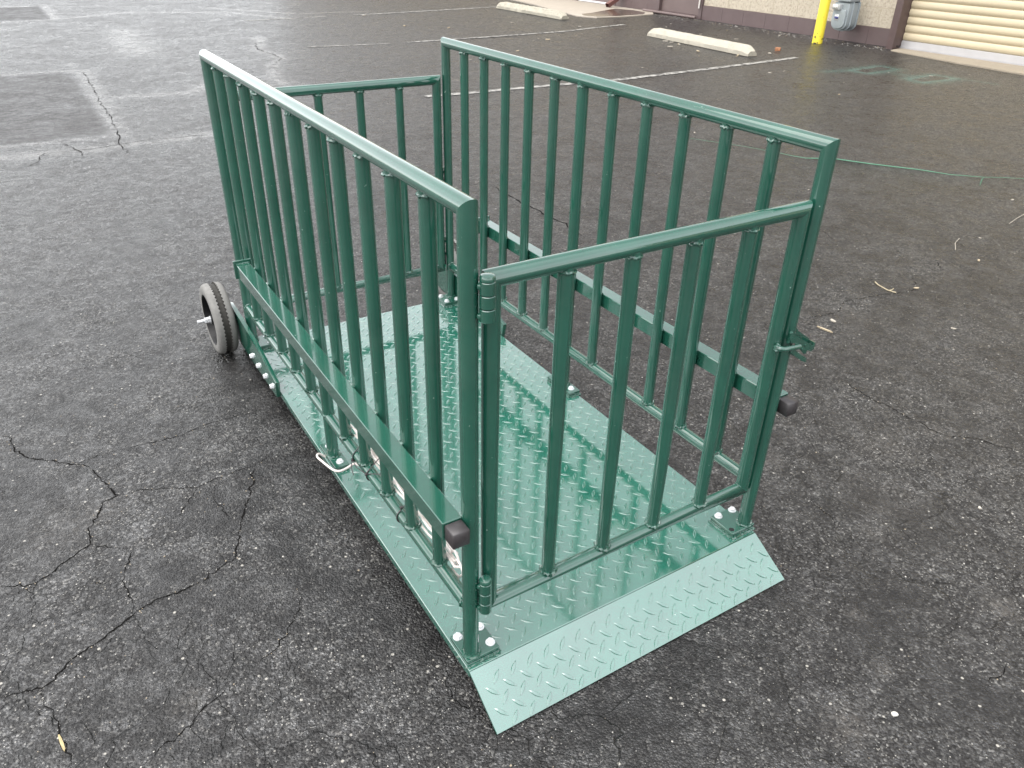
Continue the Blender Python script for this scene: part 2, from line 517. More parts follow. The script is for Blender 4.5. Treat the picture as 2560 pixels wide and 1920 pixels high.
def wheel(sgn, xc):
    yc, zc, r, w = 2.005, G + 0.149, 0.149, 0.078
    ctr = (xc, yc, zc); seg = 112
    bm = bmesh.new()
    # tyre: lathe with a zigzag centre groove
    prof = [(-0.50, 0.70), (-0.53, 0.80), (-0.515, 0.90), (-0.45, 0.965), (-0.37, 0.988), (-0.27, 1.0), (-0.165, 1.004), (-0.15, 0.962), (-0.05, 0.958),
            (0.05, 0.958), (0.15, 0.962), (0.165, 1.004), (0.27, 1.0), (0.37, 0.988), (0.45, 0.965), (0.515, 0.90), (0.53, 0.80), (0.50, 0.70)]
    rings = []
    for k in range(seg):
        t = 2 * PI * k / seg; ring = []
        for i, (a, q) in enumerate(prof):
            dx = 0
            if i in (6, 7): dx = (0.04 if k % 2 else -0.035)
            if i in (10, 11): dx = (0.035 if k % 2 else -0.04)
            ring.append(bm.verts.new((xc + (a + dx) * w, yc + r * q * math.cos(t), zc + r * q * math.sin(t))))
        rings.append(ring)
    for k in range(seg):
        a, b = rings[k], rings[(k + 1) % seg]
        for i in range(len(prof) - 1):
            f = bm.faces.new((a[i], a[i + 1], b[i + 1], b[i]))
            f.material_index = 1 if 6 <= i <= 10 else 0
    t = part('wheel', bm, [M_RUBBER, M_GROOVE], ang=50)
    t['label'] = 'small wheel with dusty grey tyre on black rim'
    # rim: dished black barrel with ribs and a hub
    bm = bmesh.new()
    lathe(bm, [(-0.5 * w, r * 0.735), (-0.515 * w, r * 0.70), (-0.46 * w, r * 0.685), (-0.10 * w, r * 0.64), (0.0, r * 0.62), (0.02 * w, r * 0.25), (0.10 * w, r * 0.25),
               (0.10 * w, r * 0.62), (0.46 * w, r * 0.685), (0.515 * w, r * 0.70), (0.5 * w, r * 0.735)], ctr, 'x', 64, close=False)
    lathe(bm, [(-0.42 * w, 0.016), (-0.40 * w, 0.021), (0.40 * w, 0.021), (0.42 * w, 0.016)], ctr, 'x', 28)
    for k in range(6):
        a = 2 * PI * k / 6 + 0.3
        d = Vector((0, math.cos(a), math.sin(a))); n = Vector((0, -math.sin(a), math.cos(a)))
        for s in (-1, 1):
            vs = []
            for (rad, ax) in ((0.019, 0.36), (r * 0.63, 0.16), (r * 0.63, 0.01), (0.019, 0.01)):
                vs.append([bm.verts.new(Vector(ctr) + d * rad + n * q * 0.0035 + Vector((s * ax * w, 0, 0))) for q in (-1, 1)])
            for i in range(4):
                a0, a1 = vs[i], vs[(i + 1) % 4]
                bm.faces.new((a0[0], a0[1], a1[1], a1[0]))
            bm.faces.new([v[0] for v in vs]); bm.faces.new([v[1] for v in vs])
    part('rim', bm, M_RIM, t)
    bm = bmesh.new()
    xin = 0.0 - 0.03 if sgn < 0 else W + 0.03
    polytube(bm, [(xin, yc, zc), (xc + sgn * 0.087, yc, zc)], 0.0075, 16)
    xh = xc + sgn * 0.4 * w
    lathe(bm, sorted([(sgn * 0.033, 0.0160), (sgn * 0.036, 0.0165)]), ctr, 'x', 22)
    hexbolt(bm, (xc + sgn * 0.036, yc, zc), 0.0135, 0.013, 'x', sgn, False)
    hexbolt(bm, (xc + sgn * 0.0495, yc, zc), 0.0128, 0.009, 'x', sgn, False)
    part('axle', bm, M_ZINC, t)
wheel_arm(-1, X0); wheel(-1, -0.0885)
wheel_arm(1, X1); wheel(1, W + 0.0885)

# coiled white signal cable tied along the lower left rail
bm = bmesh.new()
for k in range(7):
    off = [(-0.006, 0.0), (0.006, 0.004), (-0.002, 0.011), (0.008, 0.014), (-0.005, 0.02), (0.005, 0.022), (0.013, 0.007)][k]
    n = 18; pts = []
    for i in range(n + 1):
        y = 0.775 - 0.64 * i / n + (k - 3) * 0.008
        pts.append((0.028 + off[0] + 0.003 * math.sin(i * 1.3 + k), y, 0.166 + off[1] + 0.005 * math.sin(i * 0.8 + k * 1.7)))
    if k in (0, 2, 5):    # hanging end loops
        drop = {0: 1.0, 2: 0.7, 5: 0.55}[k]
        y0 = pts[-1][1]
        for a in range(1, 9):
            t = PI * a / 8 * 1.1
            pts.append((0.028 + off[0], y0 - 0.062 * drop * math.sin(t), 0.194 - 0.034 * drop + 0.034 * drop * math.cos(t) - (0.010 if a > 5 else 0)))
    polytube(bm, pts, 0.0033, 8)
path = [(-0.005, 0.930, -0.030), (-0.022, 0.940, -0.016), (-0.036, 0.944, -0.004), (-0.046, 0.938, 0.000), (-0.050, 0.924, 0.001), (-0.046, 0.900, 0.001), (-0.040, 0.868, 0.002),
        (-0.035, 0.840, 0.005), (-0.030, 0.813, 0.012), (-0.026, 0.775, 0.035), (-0.021, 0.735, 0.068), (-0.017, 0.700, 0.100), (-0.012, 0.672, 0.124), (0.004, 0.640, 0.128), (0.026, 0.60, 0.165)]
sm = []
for i in range(len(path) - 1):
    p0, p1, p2, p3 = [Vector(path[min(max(j, 0), len(path) - 1)]) for j in (i - 1, i, i + 1, i + 2)]
    for t in (0, 0.25, 0.5, 0.75):
        sm.append(0.5 * ((2 * p1) + (-p0 + p2) * t + (2 * p0 - 5 * p1 + 4 * p2 - p3) * t * t + (-p0 + 3 * p1 - 3 * p2 + p3) * t ** 3))
sm.append(Vector(path[-1]))
polytube(bm, sm, 0.0036, 10)
cab = part('signal_cable', bm, M_CABLE)
for y, tail in ((0.668, 0), (0.566, 1), (0.362, 2)):
    bm = bmesh.new(); ring = []
    # one strap pulled tight round rail and cable bundle (hull of the two circles)
    for cx, cz, rr, t0, t1 in ((0.0, 0.150, 0.0188, math.radians(128), math.radians(308)), (0.031, 0.178, 0.0185, math.radians(-52), math.radians(128))):
        for k in range(11):
            t = t0 + (t1 - t0) * k / 10
            ring.append((cx + rr * math.cos(t), y + 0.003 * math.sin(t), cz + rr * math.sin(t)))
    polytube(bm, ring, 0.0017, 8, closed=True)
    if tail == 0:
        box(bm, -0.024, -0.018, y - 0.004, y + 0.004, 0.139, 0.147, 0.001, 1)
        polytube(bm, [(-0.021, y, 0.143), (-0.026, y - 0.05, 0.150), (-0.018, y - 0.102, 0.158)], 0.0014, 6)
        polytube(bm, [(-0.021, y, 0.143), (-0.030, y - 0.012, 0.126), (-0.031, y - 0.03, 0.112)], 0.0014, 6)
    if tail == 1:
        box(bm, -0.022, -0.015, y - 0.004, y + 0.004, 0.154, 0.162, 0.001, 1)
        polytube(bm, [(-0.018, y, 0.158), (-0.008, y - 0.03, 0.176), (0.010, y - 0.06, 0.184)], 0.0014, 6)
    if tail == 2: box(bm, -0.008, -0.001, y - 0.004, y + 0.004, 0.176, 0.184, 0.001, 1)
    part('cable_tie', bm, M_BLACK, cab)

# ------------------------------------------------------------------ GROUND
CRACKS = [[(-0.931, 1.744), (-0.902, 1.712), (-0.893, 1.622), (-0.854, 1.541), (-0.791, 1.494), (-0.721, 1.427), (-0.687, 1.394), (-0.669, 1.321), (-0.641, 1.231), (-0.625, 1.183), (-0.676, 1.168), (-0.695, 1.112), (-0.727, 1.049), (-0.729, 0.983), (-0.766, 0.962), (-0.821, 0.927), (-0.848, 0.903), (-0.894, 0.891), (-0.962, 0.924)], [(-0.721, 1.427), (-0.654, 1.447), (-0.592, 1.444), (-0.528, 1.442), (-0.442, 1.431), (-0.375, 1.432), (-0.301, 1.454), (-0.236, 1.462), (-0.11, 1.447)], [(-0.625, 1.183), (-0.557, 1.175), (-0.483, 1.139), (-0.403, 1.098), (-0.35, 1.115), (-0.275, 1.126), (-0.209, 1.124), (-0.148, 1.154)], [(-0.214, 1.12), (-0.263, 0.984), (-0.327, 0.861), (-0.383, 0.711), (-0.438, 0.691), (-0.48, 0.666), (-0.541, 0.659), (-0.598, 0.66), (-0.645, 0.646), (-0.692, 0.621), (-0.721, 0.604), (-0.781, 0.578), (-0.834, 0.55), (-0.861, 0.514), (-0.891, 0.502), (-0.936, 0.512), (-0.977, 0.522)], [(-0.654, 0.643), (-0.666, 0.615), (-0.694, 0.61), (-0.715, 0.609)], [(-0.664, 0.662), (-0.665, 0.732), (-0.675, 0.776), (-0.645, 0.859), (-0.624, 0.916)], [(-0.891, 0.502), (-0.891, 0.46), (-0.875, 0.409), (-0.866, 0.357), (-0.857, 0.302), (-0.853, 0.256), (-0.85, 0.243)], [(-0.921, 0.894), (-0.896, 0.864), (-0.888, 0.822)], [(-0.731, 1.017), (-0.718, 0.971), (-0.676, 0.936), (-0.632, 0.905)], [(-0.512, 0.277), (-0.547, 0.262), (-0.58, 0.247), (-0.632, 0.211), (-0.694, 0.185), (-0.723, 0.172)], [(-0.379, 1.02), (-0.358, 0.964), (-0.352, 0.882)], [(-0.403, 1.098), (-0.47, 1.004), (-0.517, 0.961)], [(-0.26, 0.493), (-0.296, 0.422), (-0.376, 0.334), (-0.44, 0.308)], [(-0.675, 0.776), (-0.744, 0.809), (-0.798, 0.815)], [(2.032, 0.511), (2.02, 0.426), (2.008, 0.334), (2.019, 0.262), (2.015, 0.192), (2.025, 0.133), (2.013, 0.089), (2.023, 0.042), (2.081, -0.009), (2.118, -0.046), (2.126, -0.091), (2.155, -0.124), (2.167, -0.17)], [(1.441, -0.185), (1.41, -0.214), (1.385, -0.246)], [(1.199, -0.65), (1.15, -0.669), (1.124, -0.664), (1.083, -0.648)], [(1.286, 0.03), (1.27, -0.061), (1.241, -0.092)], [(2.331, 0.978), (2.424, 0.961), (2.481, 0.948), (2.575, 0.942), (2.645, 0.988), (2.718, 1.006), (2.773, 1.005), (2.847, 0.984), (2.939, 0.974), (3.042, 0.937), (3.143, 0.923), (3.2, 0.945), (3.305, 1.041)], [(3.659, 1.134), (3.554, 1.032)], [(3.481, 1.777), (3.408, 1.643), (3.408, 1.559)], [(2.146, 3.589), (2.124, 3.419), (2.126, 3.269), (2.111, 3.11), (2.124, 2.989), (2.115, 2.851), (2.122, 2.741), (2.145, 2.636), (2.106, 2.441), (2.092, 2.354)], [(-0.791, 5.505), (-0.608, 5.519), (-0.533, 5.659), (-0.519, 5.792), (-0.479, 5.868), (-0.37, 5.862), (-0.148, 5.849), (0.049, 5.905), (0.254, 5.964), (0.805, 5.945)], [(0.214, 9.757), (0.176, 8.464), (0.144, 7.568), (0.135, 6.931), (0.102, 6.236), (0.056, 5.955), (0.088, 5.532)], [(-0.337, 6.232), (-0.304, 6.03), (-0.25, 5.851), (-0.228, 5.597)], [(-0.631, 9.783), (-0.198, 9.773), (0.214, 9.757)], [(2.718, 11.511), (2.545, 10.756), (2.602, 10.132), (2.584, 9.789), (2.366, 9.419)]]
BANDS = [([(-1.6, 9.79), (-0.198, 9.773), (0.214, 9.757)], 0.10), ([(0.214, 9.757), (0.176, 8.464), (0.144, 7.568), (0.135, 6.931), (0.102, 6.236)], 0.13), ([(-1.6, 6.26), (-0.357, 6.242), (0.102, 6.236)], 0.09),
         ([(-0.79, 5.86), (-0.148, 5.85), (0.8, 5.945)], 0.16), ([(0.341, 7.953), (1.031, 7.89), (1.5, 8.6)], 0.15), ([(-0.8, 18.14), (0.43, 18.22), (0.47, 17.0), (0.40, 15.6), (-0.8, 15.35)], 0.12),
         ([(0.40, 15.6), (1.6, 16.4), (3.4, 16.0), (4.2, 14.4)], 0.14), ([(2.9, 11.9), (2.55, 10.756), (2.6, 10.132), (2.584, 9.789), (2.3, 9.3), (2.0, 8.0), (1.5, 8.0)], 0.14), ([(3.3, 16.9), (4.6, 15.2), (6.0, 15.3)], 0.12), ([(1.2, 13.5), (1.0, 11.0)], 0.35)]
BLOTCH = [(1.33, 0.28, 0.055, 0.8), (0.69, -0.555, 0.05, 0.8), (1.37, -0.545, 0.045, 0.9), (0.90, -0.50, 0.022, 0.7), (1.33, -0.17, 0.03, 0.7), (-0.60, 0.285, 0.04, 0.55), (1.75, 0.10, 0.09, 0.45), (1.50, -0.08, 0.12, 0.3),
          (-0.68, 1.12, 0.06, 0.5), (-0.80, 1.10, 0.11, 0.35), (2.6, 0.86, 0.10, 0.4), (2.02, 0.07, 0.05, 0.6), (3.6, 2.3, 0.1, 0.3), (1.0, -0.35, 0.03, 0.6), (3.88, 7.44, 0.13, 0.8)]

OIL = [(2.20, 5.2, 0.10, 0.16, 0.9), (2.02, 5.05, 0.10, 0.12, 0.7), (2.40, 4.98, 0.12, 0.15, 0.8), (10.6, 9.6, 0.75, 2.6, 0.55), (9.9, 8.5, 0.5, 0.8, 0.4)]

def grid_axis(segs):
    out = []
    for a, b, st in segs:
        out.append(np.arange(a, b - 1e-6, st))
    return np.concatenate(out + [np.array([segs[-1][1]])])
gx = grid_axis([(-600, -60, 180), (-60, -6, 9), (-6, -1.4, 0.115), (-1.4, 2.4, 0.02), (2.4, 6.0, 0.06), (6.0, 8.5, 0.10), (8.5, 10.1, 0.03), (10.1, 12, 0.10), (12, 60, 8), (60, 600, 180)])
gy = grid_axis([(-600, -60, 180), (-60, -3, 9.5), (-3, -0.9, 0.21), (-0.9, 2.2, 0.02), (2.2, 4.2, 0.06), (4.2, 6.2, 0.03), (6.2, 7, 0.06), (7, 20, 0.10), (20, 60, 8), (60, 600, 180)])
GX, GY = np.meshgrid(gx, gy)
def seg_dist(pts):
    d = np.full(GX.shape, 1e9)
    for (ax, ay), (bx, by) in zip(pts, pts[1:]):
        vx, vy = bx - ax, by - ay
        t = np.clip(((GX - ax) * vx + (GY - ay) * vy) / (vx * vx + vy * vy + 1e-12), 0, 1)
        d = np.minimum(d, np.hypot(GX - ax - t * vx, GY - ay - t * vy))
    return d
band = np.zeros_like(GX)
for pts, w in BANDS: band = np.maximum(band, np.exp(-(seg_dist(pts) / (w * 0.72)) ** 2))
blot = np.zeros_like(GX)
for x, y, r, s in BLOTCH: blot = np.maximum(blot, s * np.exp(-(((GX - x) ** 2 + (GY - y) ** 2) / r ** 2) ** 1.2))
# sprayed paint round two masked squares
spray = np.zeros_like(GX)
for quad in ([(9.127, 5.86), (9.826, 5.927), (9.776, 5.685), (9.155, 5.643)], [(9.26, 5.089), (9.835, 5.124), (9.85, 4.865), (9.183, 4.868)]):
    d = seg_dist(quad + quad[:1])
    inside = np.ones(GX.shape, bool)
    for (ax, ay), (bx, by) in zip(quad, quad[1:] + quad[:1]):
        inside &= ((bx - ax) * (GY - ay) - (by - ay) * (GX - ax)) <= 0
    spray = np.maximum(spray, np.where(inside, 0.0, np.exp(-(d / 0.10) ** 1.3)))
spray = np.maximum(spray, 0.35 * np.exp(-(seg_dist([(9.45, 5.64), (9.5, 5.12)]) / 0.12) ** 2))
spray = np.maximum(spray, 0.45 * np.exp(-(seg_dist([(8.7, 5.95), (9.1, 5.9)]) / 0.10) ** 2))
spray = np.maximum(spray, 0.40 * np.exp(-(seg_dist([(9.9, 4.95), (9.95, 4.35)]) / 0.05) ** 2))
# repaired patch, smoother and more matt
pat = np.clip(np.minimum((0.10 - GX) / 0.08, 1), 0, 1) * np.clip((GY - 6.25) / 0.08, 0, 1) * np.clip((9.74 - GY) / 0.08, 0, 1)
pat = np.maximum(pat, np.clip((0.38 - GX) / 0.08, 0, 1) * np.clip((GY - 15.6) / 0.1, 0, 1) * np.clip((18.1 - GY) / 0.1, 0, 1))

# oily and damp dark smears
oil = np.zeros_like(GX)
for x, y, rx, ry, st in OIL: oil = np.maximum(oil, st * np.exp(-(((GX - x) / rx) ** 2 + ((GY - y) / ry) ** 2)))
ny, nx = GX.shape
und = 0.004 * np.sin(GX * 1.7 + 0.6 * np.sin(GY * 0.9)) * np.sin(GY * 1.3 + 0.5) * np.exp(-((GX - 4) ** 2 + (GY - 9) ** 2) / 80) * (np.hypot(GX - 0.45, GY - 0.9) > 2.2)
verts = np.stack([GX, GY, np.full_like(GX, G) + np.minimum(und, 0)], -1).reshape(-1, 3)
idx = np.arange(nx * ny).reshape(ny, nx)
faces = np.stack([idx[:-1, :-1], idx[:-1, 1:], idx[1:, 1:], idx[1:, :-1]], -1).reshape(-1, 4)
me = bpy.data.meshes.new('asphalt_ground')
me.from_pydata(verts.tolist(), [], faces.tolist())
for nm, arr in (('band', band), ('blotch', blot), ('spray', spray), ('patch', pat), ('oil', oil)):
    at = me.attributes.new(nm, 'FLOAT', 'POINT'); at.data.foreach_set('value', arr.reshape(-1).astype(np.float32))
ground = bpy.data.objects.new('asphalt_ground', me); C.objects.link(ground)
tag(ground, kind='structure')

def ground_mat():
    m, nt, b = new_mat('wet_asphalt')
    co = pos(nt)
    def attr(n):
        a = nt.nodes.new('ShaderNodeAttribute'); a.attribute_name = n; return a.outputs['Fac']
    big = noise(nt, co, 0.55, 5, 0.6)
    mid = noise(nt, co, 3.1, 6, 0.62, 0.4)
    worn = noise(nt, co, 17, 6, 0.65, 0.6)
    fine = noise(nt, co, 90, 3, 0.6)
    v1 = voro(nt, co, 185); sep = nt.nodes.new('ShaderNodeSeparateColor'); lk(nt, v1.outputs['Color'], sep.inputs[0])
    v2 = voro(nt, co, 230); sep2 = nt.nodes.new('ShaderNodeSeparateColor'); lk(nt, v2.outputs['Color'], sep2.inputs[0])
    v3 = voro(nt, co, 75); sep3 = nt.nodes.new('ShaderNodeSeparateColor'); lk(nt, v3.outputs['Color'], sep3.inputs[0])
    # aggregate colours showing where the seal coat has worn off
    stone = ramp(nt, sep.outputs[0], [(0.0, (0.008, 0.008, 0.008)), (0.45, (0.017, 0.016, 0.0158)), (0.75, (0.036, 0.035, 0.034)), (0.92, (0.058, 0.056, 0.053)), (1.0, (0.16, 0.155, 0.145))])
    seal = mixc(nt, fine, (0.006, 0.006, 0.0062), (0.020, 0.0193, 0.0193))
    wearsum = math_n(nt, 'ADD', math_n(nt, 'MULTIPLY', worn, 0.55), math_n(nt, 'MULTIPLY', mid, 0.55))
    wmask = ramp(nt, wearsum, [(0.46, 0.12), (0.62, 1.0)])
    col = mixc(nt, wmask, seal, stone)
    # warm, dusty drift over large areas
    col = mixc(nt, math_n(nt, 'MULTIPLY', ramp(nt, big, [(0.42, 0.0), (0.7, 1.0)]), 0.24), col, (0.032, 0.0305, 0.029))
    # light grit
    grit = math_n(nt, 'MULTIPLY', ramp(nt, sep2.outputs[0], [(0.955, 0.0), (0.965, 1.0)]), ramp(nt, v2.outputs['Distance'], [(0.30, 1.0), (0.42, 0.0)]))
    grit = math_n(nt, 'MULTIPLY', grit, ramp(nt, mid, [(0.40, 0.15), (0.62, 1.0)]))
    col = mixc(nt, grit, col, (0.34, 0.325, 0.29))
    g2 = math_n(nt, 'MULTIPLY', ramp(nt, sep3.outputs[0], [(0.982, 0.0), (0.986, 1.0)]), ramp(nt, v3.outputs['Distance'], [(0.22, 1.0), (0.34, 0.0)]))
    col = mixc(nt, math_n(nt, 'MULTIPLY', g2, 0.8), col, (0.38, 0.36, 0.32))
    # fine crazing
    dco = nt.nodes.new('ShaderNodeVectorMath'); dco.operation = 'ADD'; lk(nt, co, dco.inputs[0])
    nv = nd(nt, 'ShaderNodeTexNoise', Scale=2.6, Detail=5.0); lk(nt, co, nv.inputs['Vector'])
    sc = nt.nodes.new('ShaderNodeVectorMath'); sc.operation = 'SCALE'; lk(nt, nv.outputs['Color'], sc.inputs[0]); sc.inputs['Scale'].default_value = 0.45
    lk(nt, sc.outputs[0], dco.inputs[1])
    e1 = voro(nt, dco.outputs[0], 4.3, 'DISTANCE_TO_EDGE'); e2 = voro(nt, dco.outputs[0], 11.0, 'DISTANCE_TO_EDGE')
    cr1 = math_n(nt, 'MULTIPLY', ramp(nt, e1.outputs['Distance'], [(0.003, 1.0), (0.010, 0.0)]), ramp(nt, noise(nt, co, 0.9, 3), [(0.48, 0.0), (0.58, 0.9)]))
    cr2 = math_n(nt, 'MULTIPLY', ramp(nt, e2.outputs['Distance'], [(0.005, 1.0), (0.022, 0.0)]), ramp(nt, noise(nt, co, 1.3, 3), [(0.57, 0.0), (0.66, 0.7)]))
    crk = math_n(nt, 'MAXIMUM', cr1, cr2)
    col = mixc(nt, math_n(nt, 'MULTIPLY', crk, 0.85), col, (0.008, 0.008, 0.008))
    # sealed seams with their wet sheen painted in pale, pale scabs, overspray
    bm_ = math_n(nt, 'MULTIPLY', attr('band'), ramp(nt, noise(nt, co, 14, 7, 0.72), [(0.40, 0.1), (0.58, 1.0)]))
    col = mixc(nt, math_n(nt, 'MULTIPLY', bm_, 0.45), col, (0.17, 0.165, 0.16))
    col = mixc(nt, math_n(nt, 'MULTIPLY', attr('patch'), 0.5), col, (0.048, 0.046, 0.045))
    bl = math_n(nt, 'MULTIPLY', attr('blotch'), ramp(nt, noise(nt, co, 60, 5, 0.7), [(0.42, 0.0), (0.60, 1.0)]))
    col = mixc(nt, math_n(nt, 'MULTIPLY', bl, 0.6), col, (0.11, 0.10, 0.088))
    ol = math_n(nt, 'MULTIPLY', attr('oil'), ramp(nt, noise(nt, co, 12, 6, 0.7), [(0.36, 0.2), (0.58, 1.0)]))
    col = mixc(nt, math_n(nt, 'MULTIPLY', ol, 0.85), col, (0.005, 0.0048, 0.0047))
    sp = math_n(nt, 'MULTIPLY', attr('spray'), ramp(nt, noise(nt, co, 26, 5, 0.7), [(0.28, 0.35), (0.65, 1.0)]))
    col = mixc(nt, math_n(nt, 'MULTIPLY', sp, 0.85), col, (0.07, 0.155, 0.13))
    lk(nt, col, b.inputs['Base Color'])
    # wet film: smooth in the sealed hollows, rough on bare stone
    rg = math_n(nt, 'ADD', math_n(nt, 'MULTIPLY', worn, 0.30), math_n(nt, 'MULTIPLY', mid, 0.25))
    rg = ramp(nt, rg, [(0.19, 0.17), (0.35, 0.54)])
    # wet flecks: worn seal coat leaves centimetre-sized glossy islands
    fl = ramp(nt, noise(nt, co, 72, 4, 0.62, 0.8), [(0.49, 0.0), (0.58, 1.0)])
    fl = math_n(nt, 'MULTIPLY', fl, ramp(nt, mid, [(0.34, 0.25), (0.58, 1.0)]))
    fl = math_n(nt, 'MULTIPLY', fl, math_n(nt, 'SUBTRACT', 1.0, math_n(nt, 'MULTIPLY', attr('patch'), 0.7)))
    rg = math_n(nt, 'SUBTRACT', rg, math_n(nt, 'MULTIPLY', fl, 0.14))
    film = ramp(nt, noise(nt, co, 10.5, 6, 0.68, 0.5), [(0.42, 0.52), (0.62, 1.15)])
    lk(nt, math_n(nt, 'MULTIPLY', math_n(nt, 'ADD', math_n(nt, 'MULTIPLY', fl, 0.80), 0.36), film), b.inputs['Specular IOR Level'])
    rg = math_n(nt, 'SUBTRACT', rg, math_n(nt, 'MULTIPLY', bm_, 0.12))
    rg = math_n(nt, 'ADD', rg, math_n(nt, 'MULTIPLY', attr('patch'), 0.10), True)
    lk(nt, rg, b.inputs['Roughness'])
    b.inputs['IOR'].default_value = 1.45
    h = math_n(nt, 'ADD', math_n(nt, 'MULTIPLY', v1.outputs['Distance'], -0.55), math_n(nt, 'MULTIPLY', fine, 0.55))
    h = math_n(nt, 'ADD', h, math_n(nt, 'MULTIPLY', worn, 0.45))
    h = math_n(nt, 'ADD', h, math_n(nt, 'MULTIPLY', mid, 2.0))
    h = math_n(nt, 'ADD', h, math_n(nt, 'MULTIPLY', fl, 0.22))
    h = math_n(nt, 'SUBTRACT', h, math_n(nt, 'MULTIPLY', crk, 1.2))
    bump(nt, b, h, 0.75, 0.0048)
    return m
M_GROUND = ground_mat()
M_CRACK = simple('crack_shadow', (0.009, 0.0087, 0.0084), 1.0, 0, 0.5, 60, 0.0, 200, spec=0.0)
me.materials.append(M_GROUND); me.materials.append(M_CRACK)

# open cracks: dark crevice strips belonging to the ground sheet
def fractal(pts, step, amp):
    out = [pts[0]]
    for a, b in zip(pts, pts[1:]):
        a, b = np.array(a), np.array(b); n = max(1, int(np.hypot(*(b - a)) / step))
        nrm = np.array([-(b - a)[1], (b - a)[0]]); nrm = nrm / (np.hypot(*nrm) + 1e-9)
        for i in range(1, n + 1):
            p = a + (b - a) * i / n
            if i < n: p = p + nrm * rng.normal(0, amp)
            out.append(tuple(p))
    return out
bm = bmesh.new(); bm.from_mesh(me)
crack_pts = []
for ci, c in enumerate(CRACKS):
    far = np.mean([p[1] for p in c]) > 2.2
    pts = fractal(c, 0.05 if far else 0.011, 0.008 if far else 0.0036)
    w0 = 0.0034 if far else (0.0020 if ci in (0, 3, 6) else 0.0012)
    if c[0][0] > 1: w0 = 0.0016 if not far else 0.005
    prev = None
    for i, p in enumerate(pts):
        a = np.array(pts[max(0, i - 1)]); b = np.array(pts[min(len(pts) - 1, i + 1)])
        n = np.array([-(b - a)[1], (b - a)[0]]); n /= np.hypot(*n) + 1e-9
        taper = min(1, (i + 0.3) / 5, (len(pts) - i - 0.7) / 5)
        w = w0 * taper * rng.uniform(0.25, 1.6)
        l = bm.verts.new((p[0] + n[0] * w, p[1] + n[1] * w, G + 0.0012)); r = bm.verts.new((p[0] - n[0] * w, p[1] - n[1] * w, G + 0.0012))
        if prev:
            f = bm.faces.new((prev[0], prev[1], r, l)); f.material_index = 1
            if f.normal.z < 0: f.normal_flip()
        prev = (l, r)
        if not far: crack_pts.append(p)
bm.to_mesh(me); bm.free()

# ------------------------------------------------------------------ loose grit (stuff) and small things on the ground
def stone(bm, c, r, mi=0, flat=0.6, n=6):
    vs = []
    c = Vector(c)
    ph = random.random() * 6
    top = [bm.verts.new(c + Vector((math.cos(ph + 2 * PI * k / n) * r * random.uniform(0.55, 1.0), math.sin(ph + 2 * PI * k / n) * r * random.uniform(0.5, 1.0), r * flat * random.uniform(0.35, 0.7)))) for k in range(n)]
    bot = [bm.verts.new((v.co.x * 1.0, v.co.y, c.z - 0.0005)) for v in top]
    cap = bm.verts.new(c + Vector((0, 0, r * flat * random.uniform(0.8, 1.2))))
    for k in range(n):
        f = bm.faces.new((top[k], top[(k + 1) % n], cap)); f.material_index = mi
        f = bm.faces.new((bot[k], bot[(k + 1) % n], top[(k + 1) % n], top[k])); f.material_index = mi
M_GRIT = [simple('grit_pale', (0.36, 0.345, 0.315), 0.75, 0, 0.3, 200, 0.1, 300), simple('grit_grey', (0.11, 0.105, 0.10), 0.6, 0, 0.4, 200, 0.1, 300), simple('grit_tan', (0.26, 0.215, 0.155), 0.8, 0, 0.3, 200, 0.1, 300)]
bm = bmesh.new()
for k in range(11000):
    x, y = rng.uniform(-1.3, 3.6), rng.uniform(-0.9, 3.4)
    if X0 - 0.01 < x < X1 + 0.01 and -0.19 < y < Y1 + 0.15: continue
    if rng.random() > 0.55 + 0.45 * math.sin(x * 3.1 + 1.3 * math.sin(y * 2.2)) * math.sin(y * 2.7 + x): continue
    stone(bm, (x, y, G), rng.choice([0.0011, 0.0017, 0.0024, 0.0036], p=[0.44, 0.38, 0.155, 0.025]), int(rng.choice([0, 1, 2], p=[0.5, 0.35, 0.15])), 0.6, 5)
for p in crack_pts:
    if rng.random() < 0.5:
        stone(bm, (p[0] + rng.normal(0, 0.007), p[1] + rng.normal(0, 0.007), G), rng.uniform(0.0012, 0.0034), int(rng.choice([0, 1, 2], p=[0.4, 0.3, 0.3])), 0.6, 5)
for k in range(900):   # along the foot of the building
    y = rng.uniform(6.6, 16); x = 11.72 - abs(rng.normal(0, 0.22))
    stone(bm, (x, y, G), rng.uniform(0.004, 0.014), int(rng.choice([0, 1, 2], p=[0.5, 0.2, 0.3])), 0.5, 5)
o = link_obj('grit', bm, M_GRIT, None, smooth=False)
tag(o, 'loose pale and grey grit strewn over the dark asphalt', 'grit', kind='stuff')

M_CHIP = simple('wood_chip', (0.34, 0.28, 0.19), 0.75, 0, 0.3, 90, 0.3, 300)
M_CHIPW = simple('pale_chip', (0.33, 0.30, 0.25), 0.7, 0, 0.2, 90, 0.3, 300)
def chip(name, x, y, ln, wd, ang, mat, label, cat, group=None, th=0.004):
    bm = bmesh.new(); n = 9; top = []; bot = []
    for k in range(n):
        t = 2 * PI * k / n
        a, b = ln / 2 * math.cos(t) * random.uniform(0.75, 1.0), wd / 2 * math.sin(t) * random.uniform(0.7, 1.0)
        lift = th * (0.6 + 0.5 * abs(math.cos(t)) * random.random())
        top.append(bm.verts.new((a, b, lift))); bot.append(bm.verts.new((a * 0.97, b * 0.97, 0.0)))
    bm.faces.new(top); bm.faces.new(bot)
    for k in range(n): bm.faces.new((bot[k], bot[(k + 1) % n], top[(k + 1) % n], top[k]))
    o = link_obj(name, bm, mat, None, smooth=False)
    o.location = (x, y, G + 0.0003); o.rotation_euler = (0, 0, ang)
    tag(o, label, cat, group); return o

